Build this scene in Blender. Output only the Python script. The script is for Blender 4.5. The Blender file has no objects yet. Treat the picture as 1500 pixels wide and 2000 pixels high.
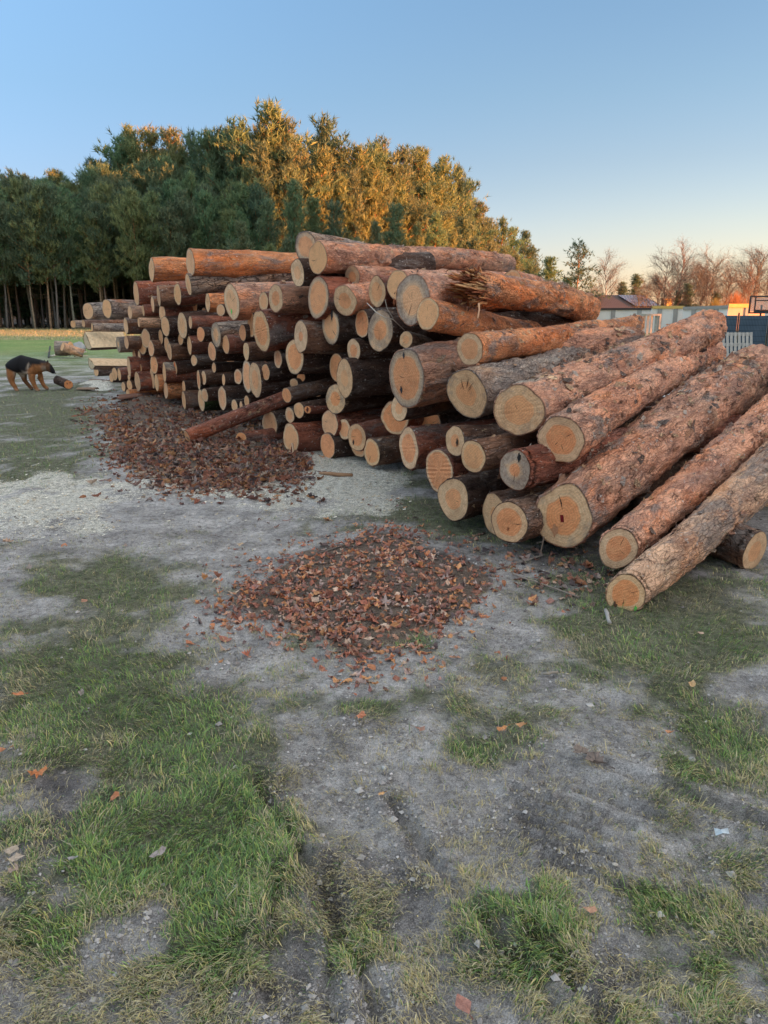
import bpy, math, random
import numpy as np
from mathutils import Vector, Matrix, Quaternion
random.seed(11); rng = np.random.default_rng(11)
R = math.radians
sc = bpy.context.scene
COL = sc.collection

# ------------------------------------------------------------------ camera
PITCH = R(14.5); CAMH = 1.5; FPX = 1500.0
cp, sp = math.cos(PITCH), math.sin(PITCH)
cam_d = bpy.data.cameras.new('camera'); cam = bpy.data.objects.new('camera', cam_d); COL.objects.link(cam)
cam.location = (0, 0, CAMH); cam.rotation_euler = (R(90) - PITCH, 0, 0)
cam_d.sensor_fit = 'VERTICAL'; cam_d.sensor_height = 36.0; cam_d.lens = 36.0 * FPX / 2000.0
cam_d.clip_start = 0.05; cam_d.clip_end = 3000
sc.camera = cam
# ------------------------------------------------------------------ sky + sun
SUN_AZ = R(110); SUN_EL = R(4.0)          # azimuth clockwise from +Y (the way the camera looks)
w = bpy.data.worlds.new('World'); sc.world = w; w.use_nodes = True
nt = w.node_tree; nt.nodes.clear()
sky = nt.nodes.new('ShaderNodeTexSky'); sky.sky_type = 'NISHITA'; sky.sun_disc = False
sky.sun_elevation = R(7.5); sky.sun_rotation = SUN_AZ
sky.altitude = 100; sky.air_density = 1.0; sky.dust_density = 0.6; sky.ozone_density = 1.6
bg = nt.nodes.new('ShaderNodeBackground'); bg.inputs[1].default_value = 0.15
wo = nt.nodes.new('ShaderNodeOutputWorld')
# lower sky dimmed and tinted; extra brightness added overhead as fill for the ground
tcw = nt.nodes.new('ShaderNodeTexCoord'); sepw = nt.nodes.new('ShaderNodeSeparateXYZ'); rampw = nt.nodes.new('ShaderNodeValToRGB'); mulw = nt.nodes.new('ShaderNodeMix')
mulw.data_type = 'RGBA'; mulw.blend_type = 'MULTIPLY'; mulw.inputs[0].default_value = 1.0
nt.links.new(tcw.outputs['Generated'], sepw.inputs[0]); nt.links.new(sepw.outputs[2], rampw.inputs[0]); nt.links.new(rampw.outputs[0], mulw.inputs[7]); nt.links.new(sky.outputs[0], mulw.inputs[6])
def sky_ramp(rn, stops):
    while len(rn.color_ramp.elements) < len(stops): rn.color_ramp.elements.new(.5)
    for e_, (p_, c_) in zip(rn.color_ramp.elements, stops): e_.position = p_; e_.color = (*c_, 1)
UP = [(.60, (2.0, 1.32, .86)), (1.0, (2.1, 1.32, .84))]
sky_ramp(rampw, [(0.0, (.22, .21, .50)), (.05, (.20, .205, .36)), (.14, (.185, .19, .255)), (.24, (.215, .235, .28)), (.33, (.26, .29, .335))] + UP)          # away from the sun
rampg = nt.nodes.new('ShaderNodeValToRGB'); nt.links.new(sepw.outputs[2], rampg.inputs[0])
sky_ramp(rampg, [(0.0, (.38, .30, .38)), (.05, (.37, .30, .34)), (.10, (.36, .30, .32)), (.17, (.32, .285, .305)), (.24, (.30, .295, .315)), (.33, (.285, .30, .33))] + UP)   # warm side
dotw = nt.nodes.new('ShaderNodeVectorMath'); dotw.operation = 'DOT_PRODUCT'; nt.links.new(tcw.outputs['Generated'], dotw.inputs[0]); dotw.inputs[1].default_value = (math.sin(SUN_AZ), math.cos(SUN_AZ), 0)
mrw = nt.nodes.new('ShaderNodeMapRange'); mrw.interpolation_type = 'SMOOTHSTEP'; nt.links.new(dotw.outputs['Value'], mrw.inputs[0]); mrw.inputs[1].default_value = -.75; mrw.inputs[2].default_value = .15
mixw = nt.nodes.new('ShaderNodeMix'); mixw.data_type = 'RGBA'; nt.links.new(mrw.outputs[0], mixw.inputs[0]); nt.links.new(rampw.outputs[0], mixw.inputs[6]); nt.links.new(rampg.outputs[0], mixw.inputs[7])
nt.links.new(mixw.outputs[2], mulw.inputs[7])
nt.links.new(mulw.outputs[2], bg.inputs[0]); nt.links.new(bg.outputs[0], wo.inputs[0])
sun_d = bpy.data.lights.new('sun', 'SUN'); sun = bpy.data.objects.new('sun', sun_d); COL.objects.link(sun)
sun_d.energy = 4.5; sun_d.angle = R(0.6); sun_d.color = (1.0, 0.33, 0.09)
sdir = Vector((math.sin(SUN_AZ) * math.cos(SUN_EL), math.cos(SUN_AZ) * math.cos(SUN_EL), math.sin(SUN_EL)))
sun.rotation_euler = sdir.to_track_quat('Z', 'Y').to_euler(); sun.location = (30, -10, 20)
sc.view_settings.view_transform = 'Standard'; sc.view_settings.look = 'None'
sc.view_settings.exposure = 2.7; sc.view_settings.gamma = 1.0
sc.render.resolution_x = 768; sc.render.resolution_y = 1024

# ------------------------------------------------------------------ helpers
def ray(x, y):
    u = (1000.0 - y) / FPX
    return np.array([(x - 750.0) / FPX, cp + u * sp, -sp + u * cp])
def at_depth(x, y, t): return np.array([0, 0, CAMH]) + t * ray(x, y)
def at_Y(x, y, Y): r = ray(x, y); return np.array([0, 0, CAMH]) + (Y / r[1]) * r
def on_ground(x, y, h=0.0): r = ray(x, y); return np.array([0, 0, CAMH]) + ((CAMH - h) / -r[2]) * r
def to_px(P):
    P = np.asarray(P, float); X, Y, Z = P[..., 0], P[..., 1], P[..., 2] - CAMH
    d = Y * cp - Z * sp; u = Y * sp + Z * cp
    d = np.where(d > 0.05, d, 0.05)
    return 750 + FPX * X / d, 1000 - FPX * u / d, d

def _h(ix, iy, iz, seed):
    with np.errstate(over='ignore'):
        n = (ix.astype(np.int64) * 374761393 + iy.astype(np.int64) * 668265263 + iz.astype(np.int64) * 2147483647 + seed * 144665) & 0xffffffff
        n = ((n ^ (n >> 13)) * 1274126177) & 0xffffffff
        n = (n ^ (n >> 16)) & 0xffffffff
    return n / 4294967295.0 * 2 - 1
def vnoise(p, seed=0):
    p = np.asarray(p, float); i = np.floor(p).astype(np.int64); f = p - i; f = f * f * (3 - 2 * f)
    r = 0
    for dx in (0, 1):
        for dy in (0, 1):
            for dz in (0, 1):
                wgt = (f[:, 0] if dx else 1 - f[:, 0]) * (f[:, 1] if dy else 1 - f[:, 1]) * (f[:, 2] if dz else 1 - f[:, 2])
                r = r + wgt * _h(i[:, 0] + dx, i[:, 1] + dy, i[:, 2] + dz, seed)
    return r
def fbm(p, o=4, seed=0):
    s = 0; a = 1
    for k in range(o): s = s + a * vnoise(p * 2 ** k, seed + k * 17); a *= .5
    return s
def fbm2(x, y, sc_, o=4, seed=0):
    return fbm(np.stack([x * sc_, y * sc_, np.zeros_like(x) + seed * .37], 1), o, seed)
def sstep(a, b, v): t = np.clip((v - a) / (b - a), 0, 1); return t * t * (3 - 2 * t)

def tag(o, label=None, cat=None, group=None, kind=None):
    if label: o['label'] = label
    if cat: o['category'] = cat
    if group: o['group'] = group
    if kind: o['kind'] = kind
    return o
def mk_mesh(name, V, F, mats, fm=None, smooth=True, cols=None):
    """V (n,3), F list of tuples or (n,k) array; cols: dict name -> (n,4) point colours"""
    me = bpy.data.meshes.new(name)
    V = np.asarray(V, np.float32)
    if isinstance(F, np.ndarray):
        k = F.shape[1]; nf = F.shape[0]; loops = F.ravel().astype(np.int32)
        ls = np.arange(0, nf * k, k, dtype=np.int32)
    else:
        lens = np.array([len(f) for f in F], np.int32); nf = len(F)
        loops = np.fromiter((i for f in F for i in f), np.int32); ls = np.concatenate([[0], np.cumsum(lens)[:-1]]).astype(np.int32)
    me.vertices.add(len(V)); me.vertices.foreach_set('co', V.ravel())
    me.loops.add(len(loops)); me.loops.foreach_set('vertex_index', loops)
    me.polygons.add(nf); me.polygons.foreach_set('loop_start', ls)
    if not isinstance(mats, (list, tuple)): mats = [mats]
    for m in mats: me.materials.append(m)
    if fm is not None: me.polygons.foreach_set('material_index', np.asarray(fm, np.int32))
    me.update(calc_edges=True)
    me.polygons.foreach_set('use_smooth', np.full(nf, bool(smooth)))
    if cols:
        for cn, c in cols.items():
            a = me.color_attributes.new(cn, 'FLOAT_COLOR', 'POINT')
            c = np.asarray(c, np.float32)
            if c.shape[1] == 3: c = np.concatenate([c, np.ones((len(c), 1), np.float32)], 1)
            a.data.foreach_set('color', c.ravel())
    me.validate()
    return me
def mesh_obj(name, me, parent=None, **kw):
    o = bpy.data.objects.new(name, me); COL.objects.link(o); o.parent = parent
    tag(o, **kw); return o
def empty(name, loc=(0, 0, 0), rot=(0, 0, 0), **kw):
    o = bpy.data.objects.new(name, None); COL.objects.link(o); o.location = loc; o.rotation_euler = rot
    o.empty_display_size = .1; tag(o, **kw); return o

class MB:
    """collects simple shapes, builds one mesh"""
    def __init__(s): s.V = []; s.F = []; s.M = []; s.C = []
    def add(s, V, F, m=0, c=(1, 1, 1)):
        n = len(s.V); s.V += [tuple(v) for v in V]; s.F += [tuple(i + n for i in f) for f in F]; s.M += [m] * len(F); s.C += [tuple(c)] * len(V)
    def box(s, x0, x1, y0, y1, z0, z1, m=0, c=(1, 1, 1)):
        s.add([(x0, y0, z0), (x1, y0, z0), (x1, y1, z0), (x0, y1, z0), (x0, y0, z1), (x1, y0, z1), (x1, y1, z1), (x0, y1, z1)],
              [(0, 3, 2, 1), (4, 5, 6, 7), (0, 1, 5, 4), (1, 2, 6, 5), (2, 3, 7, 6), (3, 0, 4, 7)], m, c)
    def bar(s, a, b, w_, h_, m=0, c=(1, 1, 1)):
        a = Vector(a); b = Vector(b); d = (b - a).normalized(); up = Vector((0, 0, 1)) if abs(d.z) < .9 else Vector((0, 1, 0))
        sx = d.cross(up).normalized() * w_ / 2; sz = sx.cross(d).normalized() * h_ / 2
        V = [p + sx * i + sz * j for p in (a, b) for i, j in ((-1, -1), (1, -1), (1, 1), (-1, 1))]
        s.add(V, [(0, 3, 2, 1), (4, 5, 6, 7), (0, 1, 5, 4), (1, 2, 6, 5), (2, 3, 7, 6), (3, 0, 4, 7)], m, c)
    def tube(s, pts, rad, n=8, m=0, c=(1, 1, 1), cap=True):
        pts = [Vector(p) for p in pts]; rad = list(rad) if hasattr(rad, '__len__') else [rad] * len(pts)
        V = []; F = []; pd = None
        for i, p in enumerate(pts):
            d = (pts[min(i + 1, len(pts) - 1)] - pts[max(i - 1, 0)]).normalized()
            if pd is None: u = d.orthogonal().normalized()
            else: u = (u - d * u.dot(d)).normalized()
            pd = d; v_ = d.cross(u)
            for k in range(n):
                a = 2 * math.pi * k / n; V.append(p + (u * math.cos(a) + v_ * math.sin(a)) * rad[i])
        for i in range(len(pts) - 1):
            for k in range(n): F.append((i * n + k, i * n + (k + 1) % n, (i + 1) * n + (k + 1) % n, (i + 1) * n + k))
        if cap: F.append(tuple(range(n - 1, -1, -1))); F.append(tuple(range((len(pts) - 1) * n, len(pts) * n)))
        s.add(V, F, m, c)
    def obj(s, name, mats, parent=None, smooth=False, **kw):
        me = mk_mesh(name, np.array([tuple(v) for v in s.V]), s.F, mats, s.M, smooth, {'col': np.array(s.C)})
        return mesh_obj(name, me, parent, **kw)

# ------------------------------------------------------------------ material tools
class NT:
    def __init__(s, name):
        s.m = bpy.data.materials.new(name); s.m.use_nodes = True; s.t = s.m.node_tree; s.t.nodes.clear()
        s.out = s.n('ShaderNodeOutputMaterial'); s.b = s.n('ShaderNodeBsdfPrincipled'); s.l(s.b.outputs[0], s.out.inputs[0])
    def n(s, k, **kw):
        x = s.t.nodes.new(k)
        for a, v in kw.items(): setattr(x, a, v)
        return x
    def l(s, a, b): s.t.links.new(a, b)
    def set(s, sock, v):
        if hasattr(v, 'is_output') or hasattr(v, 'links'): s.l(v, sock)
        else:
            if sock.type == 'RGBA' and len(v) == 3: v = (*v, 1)
            sock.default_value = v
    def attr(s, name): return s.n('ShaderNodeAttribute', attribute_name=name)
    def coord(s, k='Object'): return s.n('ShaderNodeTexCoord').outputs[k]
    def geo(s): return s.n('ShaderNodeNewGeometry').outputs['Position']
    def mapping(s, v, scale=(1, 1, 1), loc=(0, 0, 0)):
        m = s.n('ShaderNodeMapping'); s.l(v, m.inputs[0]); s.set(m.inputs['Scale'], scale); s.set(m.inputs['Location'], loc); return m.outputs[0]
    def noise(s, v, scale, detail=4, rough=.55, dist=0.0):
        x = s.n('ShaderNodeTexNoise'); s.l(v, x.inputs['Vector']); x.inputs['Scale'].default_value = scale
        x.inputs['Detail'].default_value = detail; x.inputs['Roughness'].default_value = rough; x.inputs['Distortion'].default_value = dist
        return x.outputs[0]
    def vor(s, v, scale, feature='F1'):
        x = s.n('ShaderNodeTexVoronoi', feature=feature); s.l(v, x.inputs['Vector']); x.inputs['Scale'].default_value = scale; return x.outputs['Distance']
    def ramp(s, f, stops):
        x = s.n('ShaderNodeValToRGB'); s.l(f, x.inputs[0]); e = x.color_ramp.elements
        while len(e) < len(stops): e.new(.5)
        for i, (p, c) in enumerate(stops): e[i].position = p; e[i].color = (*c, 1) if hasattr(c, '__len__') else (c, c, c, 1)
        return x.outputs[0]
    def math(s, op, a, b=0.0, c=None):
        x = s.n('ShaderNodeMath', operation=op); s.set(x.inputs[0], a); s.set(x.inputs[1], b)
        if c is not None: s.set(x.inputs[2], c)
        return x.outputs[0]
    def mix(s, f, a, b, mode='MIX'):
        x = s.n('ShaderNodeMix', data_type='RGBA', blend_type=mode); s.set(x.inputs[0], f); s.set(x.inputs[6], a); s.set(x.inputs[7], b); return x.outputs[2]
    def mrange(s, v, a, b, c=0., d=1.):
        x = s.n('ShaderNodeMapRange'); s.set(x.inputs[0], v); s.set(x.inputs[1], a); s.set(x.inputs[2], b); s.set(x.inputs[3], c); s.set(x.inputs[4], d); return x.outputs[0]
    def vadd(s, a, b):
        x = s.n('ShaderNodeVectorMath', operation='ADD'); s.set(x.inputs[0], a); s.set(x.inputs[1], b); return x.outputs[0]
    def vscale(s, a, f):
        x = s.n('ShaderNodeVectorMath', operation='SCALE'); s.l(a, x.inputs[0]); s.set(x.inputs['Scale'], f); return x.outputs[0]
    def sep(s, v): x = s.n('ShaderNodeSeparateXYZ'); s.l(v, x.inputs[0]); return x.outputs
    def bump(s, h, strength=.5, dist=.01, nrm=None):
        x = s.n('ShaderNodeBump'); s.l(h, x.inputs['Height']); x.inputs['Strength'].default_value = strength; x.inputs['Distance'].default_value = dist
        if nrm is not None: s.l(nrm, x.inputs['Normal'])
        return x.outputs[0]
    def done(s, color, rough=.8, normal=None, spec=.3):
        s.set(s.b.inputs['Base Color'], color); s.set(s.b.inputs['Roughness'], rough); s.b.inputs['Specular IOR Level'].default_value = spec
        if normal is not None: s.l(normal, s.b.inputs['Normal'])
        return s.m

def mat_plain(name, c, rough=.7, var=.25, scale=6, bump=.2, metal=0):
    q = NT(name); g = q.geo(); n = q.noise(g, scale, 5)
    n2 = q.noise(g, scale * 9, 3)
    f = q.math('ADD', q.math('MULTIPLY', n, 1.0), q.math('MULTIPLY', n2, .5))
    col = q.mix(1.0, (*c, 1), q.ramp(f, [(.45, 1 - var), (1.05, 1 + var)]), 'MULTIPLY')
    q.b.inputs['Metallic'].default_value = metal
    return q.done(col, rough, q.bump(n2, bump, .01))

def mat_bark():
    q = NT('pine_bark'); oc = q.coord('Object'); A = q.attr('aux'); sepA = q.sep(A.outputs['Vector'])
    off = q.vscale(A.outputs['Vector'], 37.0)
    # only seed (x) should move the pattern
    cmb = q.n('ShaderNodeCombineXYZ'); q.l(q.math('MULTIPLY', sepA[0], 41.0), cmb.inputs[0]); q.l(q.math('MULTIPLY', sepA[0], 23.0), cmb.inputs[1]); q.l(q.math('MULTIPLY', sepA[0], 71.0), cmb.inputs[2])
    p = q.vadd(oc, cmb.outputs[0])
    ps = q.mapping(p, (1, 1, .38))
    col = q.attr('col').outputs['Color']
    big = q.noise(ps, 7, 5, .6, .4); mid = q.noise(ps, 26, 6, .7, .6); fine = q.noise(p, 120, 4, .75)
    nz = q.n('ShaderNodeTexNoise'); q.l(ps, nz.inputs['Vector']); nz.inputs['Scale'].default_value = 9; nz.inputs['Detail'].default_value = 4
    warp = q.vadd(ps, q.vscale(nz.outputs[1], .13))
    edge = q.vor(warp, 15, 'DISTANCE_TO_EDGE'); edge2 = q.vor(warp, 38, 'DISTANCE_TO_EDGE')
    zone = q.mrange(q.noise(ps, 5.0, 4, .6, .7), .42, .60)
    rough_k = sepA[1]        # 0 smooth flaky, 1 deeply furrowed
    crack = q.mrange(edge, 0.0, .06, 0, 1); crack2 = q.mrange(edge2, 0.0, .10, 0, 1)
    c = q.mix(q.mrange(big, .38, .66), q.mix(1., col, (.60, .55, .58, 1), 'MULTIPLY'), q.mix(1., col, (1.30, 1.22, 1.16, 1), 'MULTIPLY'))
    c = q.mix(q.math('MULTIPLY', q.mrange(mid, .53, .66, 0, .75), zone), c, q.mix(1., col, (1.75, 1.62, 1.5, 1), 'MULTIPLY'))
    c = q.mix(q.math('MULTIPLY', q.mrange(mid, .47, .36, 0, .95), q.mrange(zone, 0, 1, .3, 1)), c, q.mix(1., col, (.30, .27, .28, 1), 'MULTIPLY'))
    hz = q.noise(ps, 2.6, 4, .65, .6); c = q.mix(q.mrange(hz, .50, .62, 0, .8), c, q.mix(1., c, (1.08, .80, .58, 1), 'MULTIPLY')); c = q.mix(q.mrange(hz, .46, .36, 0, .7), c, q.mix(1., c, (.72, .84, .92, 1), 'MULTIPLY'))
    # grey weathering
    gr = q.noise(ps, 4.2, 6, .7, .5); c = q.mix(q.mrange(gr, .53, .62, 0, .75), c, q.mix(mid, (.10, .085, .085, 1), (.42, .36, .33, 1)))
    # fresh pale peels
    pl = q.noise(q.mapping(p, (1, 1, .55)), 17, 3, .6, .8); pn = q.noise(p, 3.0, 2)
    pm = q.math('MULTIPLY', q.mrange(pl, .64, .68), q.mrange(pn, .46, .58)); c = q.mix(q.math('MULTIPLY', pm, sepA[2]), c, (.72, .50, .31, 1))
    wn = q.noise(p, 31, 3, .6); wm = q.math('MULTIPLY', q.mrange(wn, .63, .69), .7); c = q.mix(wm, c, (.62, .56, .52, 1))
    ck = q.mix(q.math('MULTIPLY', rough_k, 1.0), (1, 1, 1, 1), q.mix(crack, (.22, .2, .2, 1), (1, 1, 1, 1)))
    c = q.mix(1., c, ck, 'MULTIPLY')
    c = q.mix(1., c, q.mix(crack2, q.mix(zone, (.88, .85, .84, 1), (.45, .42, .42, 1)), (1, 1, 1, 1)), 'MULTIPLY')
    c = q.mix(1., c, q.ramp(fine, [(.3, .80), (.7, 1.18)]), 'MULTIPLY')
    h = q.math('ADD', q.math('MULTIPLY', q.math('MULTIPLY', mid, q.mrange(zone, 0, 1, .35, 1.2)), .9), q.math('MULTIPLY', fine, .35))
    h = q.math('ADD', h, q.math('MULTIPLY', crack2, .22)); h = q.math('ADD', h, q.math('MULTIPLY', crack, q.math('MULTIPLY', rough_k, 1.2)))
    h = q.math('ADD', h, q.math('MULTIPLY', pm, -.25))
    return q.done(c, q.mrange(mid, .3, .7, .85, .6), q.bump(h, 1.0, .028), .25)

def mat_cut():
    q = NT('sawn_wood'); oc = q.coord('Object'); A = q.sep(q.attr('aux').outputs['Vector'])   # seed, heart ratio, stain
    Cc = q.attr('col'); C3 = q.sep(Cc.outputs['Vector'])                                       # rr, dark, tone
    cmb = q.n('ShaderNodeCombineXYZ')
    for i, k in enumerate((41., 23., 71.)): q.l(q.math('MULTIPLY', A[0], k), cmb.inputs[i])
    p = q.vadd(oc, cmb.outputs[0])
    n1 = q.noise(p, 9, 4); n2 = q.noise(p, 34, 5, .65); n3 = q.noise(p, 160, 3, .7)
    rr = q.math('ADD', C3[0], q.math('MULTIPLY', q.math('SUBTRACT', n1, .5), .16))
    hm = q.mrange(q.math('SUBTRACT', A[1], rr), -.025, .035)
    sap = q.mix(q.mrange(n2, .35, .68), (.66, .42, .255, 1), (.84, .60, .39, 1))
    heart = q.mix(q.mrange(n2, .3, .7), (.74, .295, .135, 1), (.88, .42, .205, 1))
    heart = q.mix(C3[2], heart, (.80, .48, .27, 1))
    c = q.mix(hm, sap, heart)
    ring = q.n('ShaderNodeMath', operation='SINE'); q.l(q.math('MULTIPLY', q.math('ADD', C3[0], q.math('MULTIPLY', n1, .10)), 64.0), ring.inputs[0])
    c = q.mix(1., c, q.mrange(ring.outputs[0], -1, 1, .92, 1.04), 'MULTIPLY')
    # saw marks across the face
    wv = q.n('ShaderNodeTexWave'); q.l(oc, wv.inputs['Vector'])
    wv.inputs['Scale'].default_value = 26; wv.inputs['Distortion'].default_value = 3.5; wv.inputs['Detail'].default_value = 3; wv.inputs['Detail Scale'].default_value = 1.2
    wv.bands_direction = 'DIAGONAL'
    c = q.mix(1., c, q.mrange(wv.outputs[1], 0, 1, .96, 1.02), 'MULTIPLY')
    # blue-grey stain in the sapwood, in radial streaks
    st = q.noise(p, 5.5, 4, .6); streak = q.noise(p, 22, 3, .7, 1.5)
    sm = q.math('MULTIPLY', q.mrange(q.math('ADD', q.math('MULTIPLY', st, .9), q.math('MULTIPLY', streak, .25)), q.math('SUBTRACT', .86, q.math('MULTIPLY', A[2], .55)), q.math('SUBTRACT', 1.03, q.math('MULTIPLY', A[2], .55))), q.mrange(q.math('SUBTRACT', rr, A[1]), -.06, .22))
    c = q.mix(q.math('MULTIPLY', sm, .72), c, q.mix(q.mrange(streak, .35, .65), (.10, .10, .11, 1), (.40, .37, .34, 1)))
    c = q.mix(q.mrange(C3[0], .94, 1.0, 0, .55), c, (.20, .12, .08, 1))
    c = q.mix(1., c, q.ramp(n3, [(.25, .80), (.75, 1.15)]), 'MULTIPLY')
    gb = q.noise(p, 11, 6, .75, .5); c = q.mix(q.mrange(gb, .52, .68, 0, .6), c, q.mix(.5, c, (.20, .145, .11, 1))); rc = q.noise(p, 60, 2, .5, 3.0); c = q.mix(q.mrange(rc, .66, .70, 0, .55), c, (.22, .11, .06, 1))
    c = q.mix(1., c, q.ramp(A[0], [(0, (1.10, .98, .86)), (.2, (.84, .80, .76)), (.4, (1.06, 1.0, .98)), (.6, (.94, .84, .74)), (.8, (1.0, .92, .80)), (1, (1.12, 1.10, 1.08))]), 'MULTIPLY')
    dt = q.noise(p, 4.5, 3, .6); c = q.mix(q.mrange(dt, .52, .70, 0, .5), c, q.mix(1., c, (.55, .50, .48, 1), 'MULTIPLY'))
    c = q.mix(C3[1], c, (.05, .03, .022, 1))
    h = q.math('ADD', q.math('MULTIPLY', wv.outputs[1], .15), q.math('ADD', n2, q.math('MULTIPLY', n3, .5)))
    return q.done(c, .78, q.bump(h, .6, .008), .25)

def mat_vcol(name, rough=.75, scale=60, amp=.3, bump=.25, spec=.25, trans=0.0, second=None):
    q = NT(name); g = q.geo(); n = q.noise(g, scale, 4, .65)
    c = q.mix(1., q.attr('col').outputs['Color'], q.ramp(n, [(.28, 1 - amp), (.72, 1 + amp)]), 'MULTIPLY')
    q.done(c, rough, q.bump(n, bump, .004) if bump else None, spec)
    if trans:
        tr = q.n('ShaderNodeBsdfTranslucent'); q.l(c, tr.inputs[0]); mx = q.n('ShaderNodeMixShader'); mx.inputs[0].default_value = trans
        q.l(q.b.outputs[0], mx.inputs[1]); q.l(tr.outputs[0], mx.inputs[2]); q.l(mx.outputs[0], q.out.inputs[0])
    return q.m
M_BARK = mat_bark(); M_CUT = mat_cut()
M_GRASS = mat_vcol('grass_blades', .6, 40, .18, 0, .25, .25)
M_LEAF = mat_vcol('dry_leaf', .7, 90, .35, .3, .3, .12)
M_NEEDLE = mat_vcol('pine_needles', .6, .9, .22, 0, .2, .35)
def _vary(m):
    t = m.node_tree; oi = t.nodes.new('ShaderNodeObjectInfo'); b = t.nodes['Principled BSDF']; src = b.inputs['Base Color'].links[0].from_socket
    rp = t.nodes.new('ShaderNodeValToRGB'); e = rp.color_ramp.elements; e[0].color = (.62, .74, .80, 1); e[1].color = (1.35, 1.12, .85, 1); x = e.new(.35); x.color = (1.05, .95, .95, 1); x = e.new(.7); x.color = (.85, 1.1, 1.0, 1)
    t.links.new(oi.outputs['Random'], rp.inputs[0]); mx = t.nodes.new('ShaderNodeMix'); mx.data_type = 'RGBA'; mx.blend_type = 'MULTIPLY'; mx.inputs[0].default_value = 1.0
    t.links.new(src, mx.inputs[6]); t.links.new(rp.outputs[0], mx.inputs[7])
    for l in list(t.links):
        if l.from_socket == src and l.to_node != mx: to = l.to_socket; t.links.remove(l); t.links.new(mx.outputs[2], to)
_vary(M_NEEDLE)
M_TRUNK = mat_vcol('tree_bark', .85, 7, .4, .6)
_vary(M_TRUNK)
M_WOOD = mat_vcol('raw_wood', .8, 18, .2, .5)
M_STONE = mat_vcol('stone', .85, 50, .25, .5)
# ------------------------------------------------------------------ ground: masks are fixed in the world, laid out from a plan of the yard
def blobs(px, py, L):
    s = np.zeros_like(px)
    for cx, cy, rx, ry, wt in L: s = s + wt * np.exp(-(((px - cx) / rx) ** 2 + ((py - cy) / ry) ** 2))
    return s
def poly_sd(px, py, P):
    P = np.array(P, float); d = np.full(px.shape, 1e9); ins = np.zeros(px.shape, bool)
    for i in range(len(P)):
        a, b = P[i], P[(i + 1) % len(P)]; e = b - a
        t = np.clip(((px - a[0]) * e[0] + (py - a[1]) * e[1]) / (e @ e), 0, 1)
        d = np.minimum(d, np.hypot(px - a[0] - t * e[0], py - a[1] - t * e[1]))
        cnd = (a[1] > py) != (b[1] > py); ex = a[0] + (py - a[1]) / (b[1] - a[1] + 1e-9) * e[0]
        ins ^= cnd & (px < ex)
    return np.where(ins, d, -d)
GR = [(80, 850, 190, 80, .9), (60, 760, 130, 50, .9), (120, 700, 90, 30, .6), (60, 930, 120, 35, .6), (230, 1110, 150, 60, .8), (60, 1090, 60, 30, .6), (150, 1180, 160, 50, .5), (80, 1280, 160, 80, .9),
      (150, 1400, 200, 80, .95), (230, 1330, 120, 60, .7), (330, 1560, 170, 110, 1.), (430, 1640, 160, 90, .8), (230, 1700, 90, 90, 1.1), (60, 1680, 90, 110, .8), (90, 1840, 110, 80, 1.), (420, 1720, 200, 70, .7),
      (420, 1880, 160, 130, .9), (700, 1850, 90, 90, .8), (1000, 1880, 140, 110, 1.05), (950, 1470, 90, 45, .9), (850, 1370, 160, 45, .6), (1050, 1410, 120, 40, .5), (620, 1040, 150, 28, .9), (780, 1000, 120, 22, .7),
      (900, 1020, 120, 30, .8), (360, 980, 70, 16, .6), (1000, 1060, 90, 25, .6), (1150, 1220, 110, 40, 1.), (1300, 1200, 150, 60, 1.), (1430, 1260, 130, 90, 1.), (1150, 1290, 120, 40, .8), (1330, 1340, 130, 50, .7),
      (1420, 1440, 120, 70, .7), (1300, 1560, 110, 90, .5), (1400, 1700, 150, 120, .55), (1250, 1780, 130, 70, .45), (1450, 1900, 130, 110, .6), (640, 1370, 90, 40, .4), (560, 1460, 70, 40, .4), (400, 1430, 120, 60, .6),
      (820, 1260, 40, 16, .9), (980, 1280, 60, 30, .6), (880, 1690, 40, 35, .6), (560, 1250, 90, 30, .4), (980, 1770, 110, 30, .5), (1200, 1130, 300, 50, .5), (780, 950, 60, 30, .5)]
DI = [(720, 1320, 150, 45, .6), (1010, 1260, 100, 40, .6), (640, 1500, 130, 70, .5), (1010, 1600, 190, 110, .9), (760, 1700, 130, 140, .8), (210, 1850, 50, 60, .7), (290, 1800, 40, 110, .8), (200, 1930, 120, 50, .6),
      (110, 1560, 50, 60, .6), (560, 1960, 90, 60, .6), (300, 1010, 320, 45, .8), (480, 1080, 110, 40, .6), (850, 1150, 170, 70, .6), (1180, 1900, 60, 90, .6), (1440, 1340, 60, 30, .9), (1250, 1480, 100, 40, .5), (60, 1180, 60, 25, .5)]
SAW = [(-400, 985), (-50, 950), (60, 945), (240, 925), (420, 935), (560, 915), (585, 880), (640, 862), (740, 880), (780, 930), (770, 985), (700, 1005), (560, 985), (430, 985), (330, 965), (230, 985), (200, 1030), (60, 1050), (-400, 1080)]
LP1 = [(165, 800), (300, 775), (480, 800), (600, 880), (590, 935), (480, 955), (360, 955), (270, 935), (225, 900), (205, 845)]
LP2 = [(735, 1040), (800, 1045), (900, 1090), (960, 1135), (930, 1185), (860, 1235), (740, 1265), (700, 1290), (640, 1250), (520, 1225), (430, 1195), (500, 1130), (600, 1080), (680, 1045)]
WET = [(110, 1560, 55, 75, 1.), (760, 1730, 130, 80, .6), (1190, 1940, 80, 70, .8), (585, 1830, 35, 130, .5), (540, 1560, 60, 70, .5), (60, 1640, 60, 40, .5), (1020, 1650, 90, 60, .3), (420, 1360, 60, 30, .7), (900, 1080, 200, 40, .5), (1250, 1120, 250, 60, .6), (560, 1970, 70, 50, .5), (720, 1560, 90, 30, .4)]
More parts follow.
